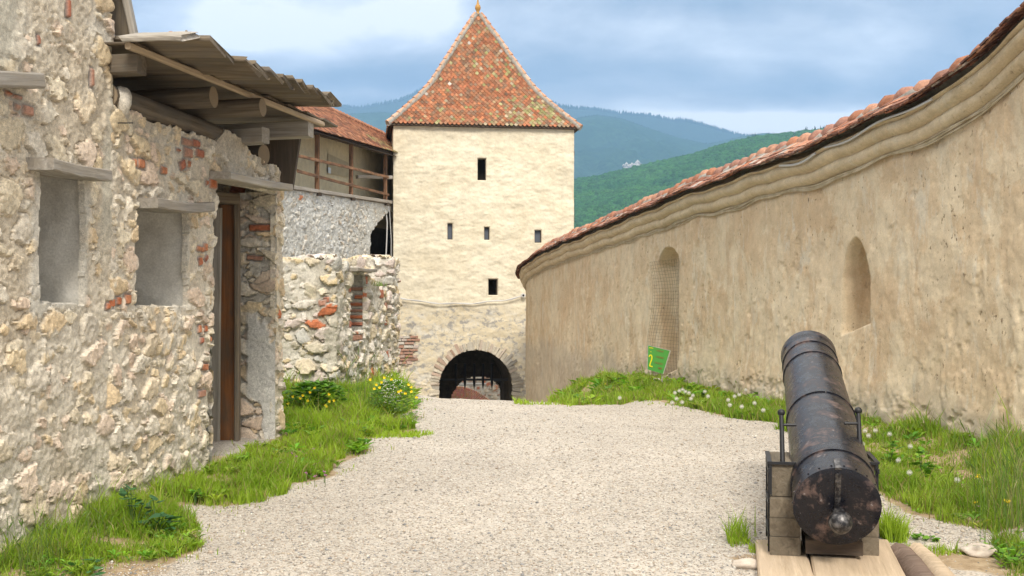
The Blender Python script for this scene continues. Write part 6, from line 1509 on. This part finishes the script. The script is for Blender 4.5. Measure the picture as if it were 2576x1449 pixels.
pos = np.stack([(us - CU) / F * Y_, np.full(n, Y_), CH + (VH - vv) / F * Y_ - 4], -1); hh_ = RNG.uniform(5, 9, n)
scatter = scatter_shape('forest', CON_V, CON_F, pos, np.stack([hh_ * .2, hh_ * .2, hh_], -1), RNG.uniform(0, 6, n), np.repeat(np.array([(.02, .045, .02)]), n, 0), M_FOR); kind(scatter, 'stuff', 'dark spruce belt behind the left end of the near hill', 'forest')
for (PP, Yr, n, hm, lb) in ((P3, 5190, 1500, 26, 'tree fringe on the farthest mountain skyline'), (P2, 3890, 900, 12, 'tree fringe on the nearer mountain spur')):
    us = RNG.uniform(840, 2100, n); vt = np.interp(us, [p_[0] for p_ in PP], [p_[1] for p_ in PP]); pos = np.stack([(us - CU) / F * Yr, np.full(n, Yr), CH + (VH - vt) / F * Yr - 8], -1); hh_ = RNG.uniform(.5, 1., n) * hm
    scatter = scatter_shape('forest', CON_V, CON_F, pos, np.stack([hh_ * .3, hh_ * .3, hh_], -1), RNG.uniform(0, 6, n), np.repeat(np.array([(.02, .04, .022)]), n, 0), M_FOR); kind(scatter, 'stuff', lb, 'forest')

# ------------------------------------------------------------------ air
hz = MB(); hz.box((0, 2620, 500), (9000, 5640, 1250)); hzo = hz.build('haze', None or newmat('haze_air')[0]); hzo['kind'] = 'stuff'; hzo['label'] = 'thin blue haze in the valley air'; hzo['category'] = 'haze'
nt = MATS['haze_air'].node_tree; nt.nodes.remove(nt.nodes['Principled BSDF']); pvn = P(nt, 'ShaderNodeVolumePrincipled')
pvn.inputs['Color'].default_value = (.38, .64, 1.0, 1); pvn.inputs['Density'].default_value = 1.75e-4; pvn.inputs['Anisotropy'].default_value = .1
nt.links.new(pvn.outputs[0], nt.nodes['Material Output'].inputs['Volume'])

# ------------------------------------------------------------------ sky, sun, camera
W = bpy.data.worlds.new('World'); scene.world = W; W.use_nodes = True; nt = W.node_tree
bg = nt.nodes['Background']; SK = .1; bg.inputs['Strength'].default_value = SK
sky = P(nt, 'ShaderNodeTexSky', sky_type='NISHITA'); sky.sun_disc = False
SE, SAZ = math.radians(44), math.radians(175)        # sun behind the camera
sky.sun_elevation = SE; sky.sun_rotation = SAZ; sky.air_density = 1.2; sky.dust_density = 1.5
tc = P(nt, 'ShaderNodeTexCoord'); sep = P(nt, 'ShaderNodeSeparateXYZ'); nt.links.new(tc.outputs['Generated'], sep.inputs[0])
def blob(u, v, ru, rv):
    """soft patch of cloud at a compass direction (azimuth/elevation)"""
    az = math.atan((u - CU) / F); el = math.atan((VH - v) / F * math.cos(az))
    A = math_(nt, 'ARCTAN2', sep.outputs[0], sep.outputs[1]); E = math_(nt, 'ARCSINE', sep.outputs[2])
    a = math_(nt, 'DIVIDE', math_(nt, 'SUBTRACT', A, az), ru / F); e = math_(nt, 'DIVIDE', math_(nt, 'SUBTRACT', E, el), rv / F)
    d = math_(nt, 'ADD', math_(nt, 'MULTIPLY', a, a), math_(nt, 'MULTIPLY', e, e)); return math_(nt, 'EXPONENT', math_(nt, 'MULTIPLY', d, -1.0))
mp = P(nt, 'ShaderNodeMapping'); mp.inputs['Scale'].default_value = (1, 1, 2.6); nt.links.new(tc.outputs['Generated'], mp.inputs['Vector'])
nA = math_(nt, 'ADD', math_(nt, 'MULTIPLY', math_(nt, 'SUBTRACT', noisen(nt, mp.outputs[0], 4.2, 6, .52, .25), .5), 1.7), .5); nB = noisen(nt, mp.outputs[0], 11, 6, .55, .3)
w = math_(nt, 'ADD', math_(nt, 'MULTIPLY', nA, .9), math_(nt, 'SUBTRACT', math_(nt, 'MULTIPLY', nB, .5), .12))
for (u, v, ru, rv, s) in ((640, 60, 330, 110, .55), (1020, 10, 260, 60, .2), (1780, 320, 420, 42, .75), (2150, 330, 300, 45, .4), (880, 235, 160, 22, .15), (1560, 200, 650, 75, -.28), (1900, 90, 350, 70, .10), (2400, 60, 260, 100, .18), (1500, 60, 250, 60, .1), (760, 190, 250, 50, -.15)):
    w = math_(nt, 'ADD', w, math_(nt, 'MULTIPLY', blob(u, v, ru, rv), s))
cc = P(nt, 'ShaderNodeValToRGB'); e = cc.color_ramp.elements
stops = [(.22, (.155, .20, .275)), (.45, (.24, .285, .355)), (.66, (.38, .41, .465)), (.86, (.60, .62, .66)), (1.0, (.84, .82, .80))]
while len(e) < len(stops): e.new(.5)
for k, (p_, c_) in enumerate(stops): e[k].position = p_; e[k].color = c4(c_)
nt.links.new(w, cc.inputs[0])
clouds = P(nt, 'ShaderNodeVectorMath', operation='SCALE'); nt.links.new(cc.outputs[0], clouds.inputs[0]); 
# overcast deck is brighter towards the zenith
zb = P(nt, 'ShaderNodeMapRange'); nt.links.new(sep.outputs[2], zb.inputs[0]); zb.inputs[1].default_value = .3; zb.inputs[2].default_value = .9; zb.inputs[3].default_value = 12.0; zb.inputs[4].default_value = 24.0
nt.links.new(zb.outputs[0], clouds.inputs['Scale'])
wz = P(nt, 'ShaderNodeMapRange'); nt.links.new(sep.outputs[2], wz.inputs[0]); wz.inputs[1].default_value = .3; wz.inputs[2].default_value = .6; wz.inputs[3].default_value = 0; wz.inputs[4].default_value = .75
warm = mixc(nt, wz.outputs[0], clouds.outputs[0], (19.5, 18.0, 15.6))
fin_ = mixc(nt, .93, sky.outputs[0], warm); nt.links.new(fin_, bg.inputs['Color'])
sl = bpy.data.lights.new('sun', 'SUN'); sl.energy = 2.6; sl.angle = math.radians(16); sl.color = (1, .94, .84); so = bpy.data.objects.new('sun', sl); COL.objects.link(so)
sd = Vector((math.sin(SAZ) * math.cos(SE), math.cos(SAZ) * math.cos(SE), math.sin(SE))); so.rotation_euler = sd.to_track_quat('Z', 'Y').to_euler()
cam = bpy.data.cameras.new('camera'); co = bpy.data.objects.new('camera', cam); COL.objects.link(co); scene.camera = co
co.location = (0, 0, CH); co.rotation_euler = (math.pi / 2, 0, 0); cam.sensor_width = 36; cam.lens = F / 2576 * 36; cam.shift_y = (VH - 724.5) / 2576; cam.clip_end = 20000; cam.clip_start = .1
scene.view_settings.view_transform = 'Standard'; scene.view_settings.look = 'None'; scene.view_settings.exposure = .42; scene.view_settings.gamma = 1
cy = scene.cycles; cy.use_denoising = True; cy.max_bounces = 6; cy.diffuse_bounces = 3; cy.glossy_bounces = 3; cy.transmission_bounces = 4; cy.volume_bounces = 1; cy.use_adaptive_sampling = True
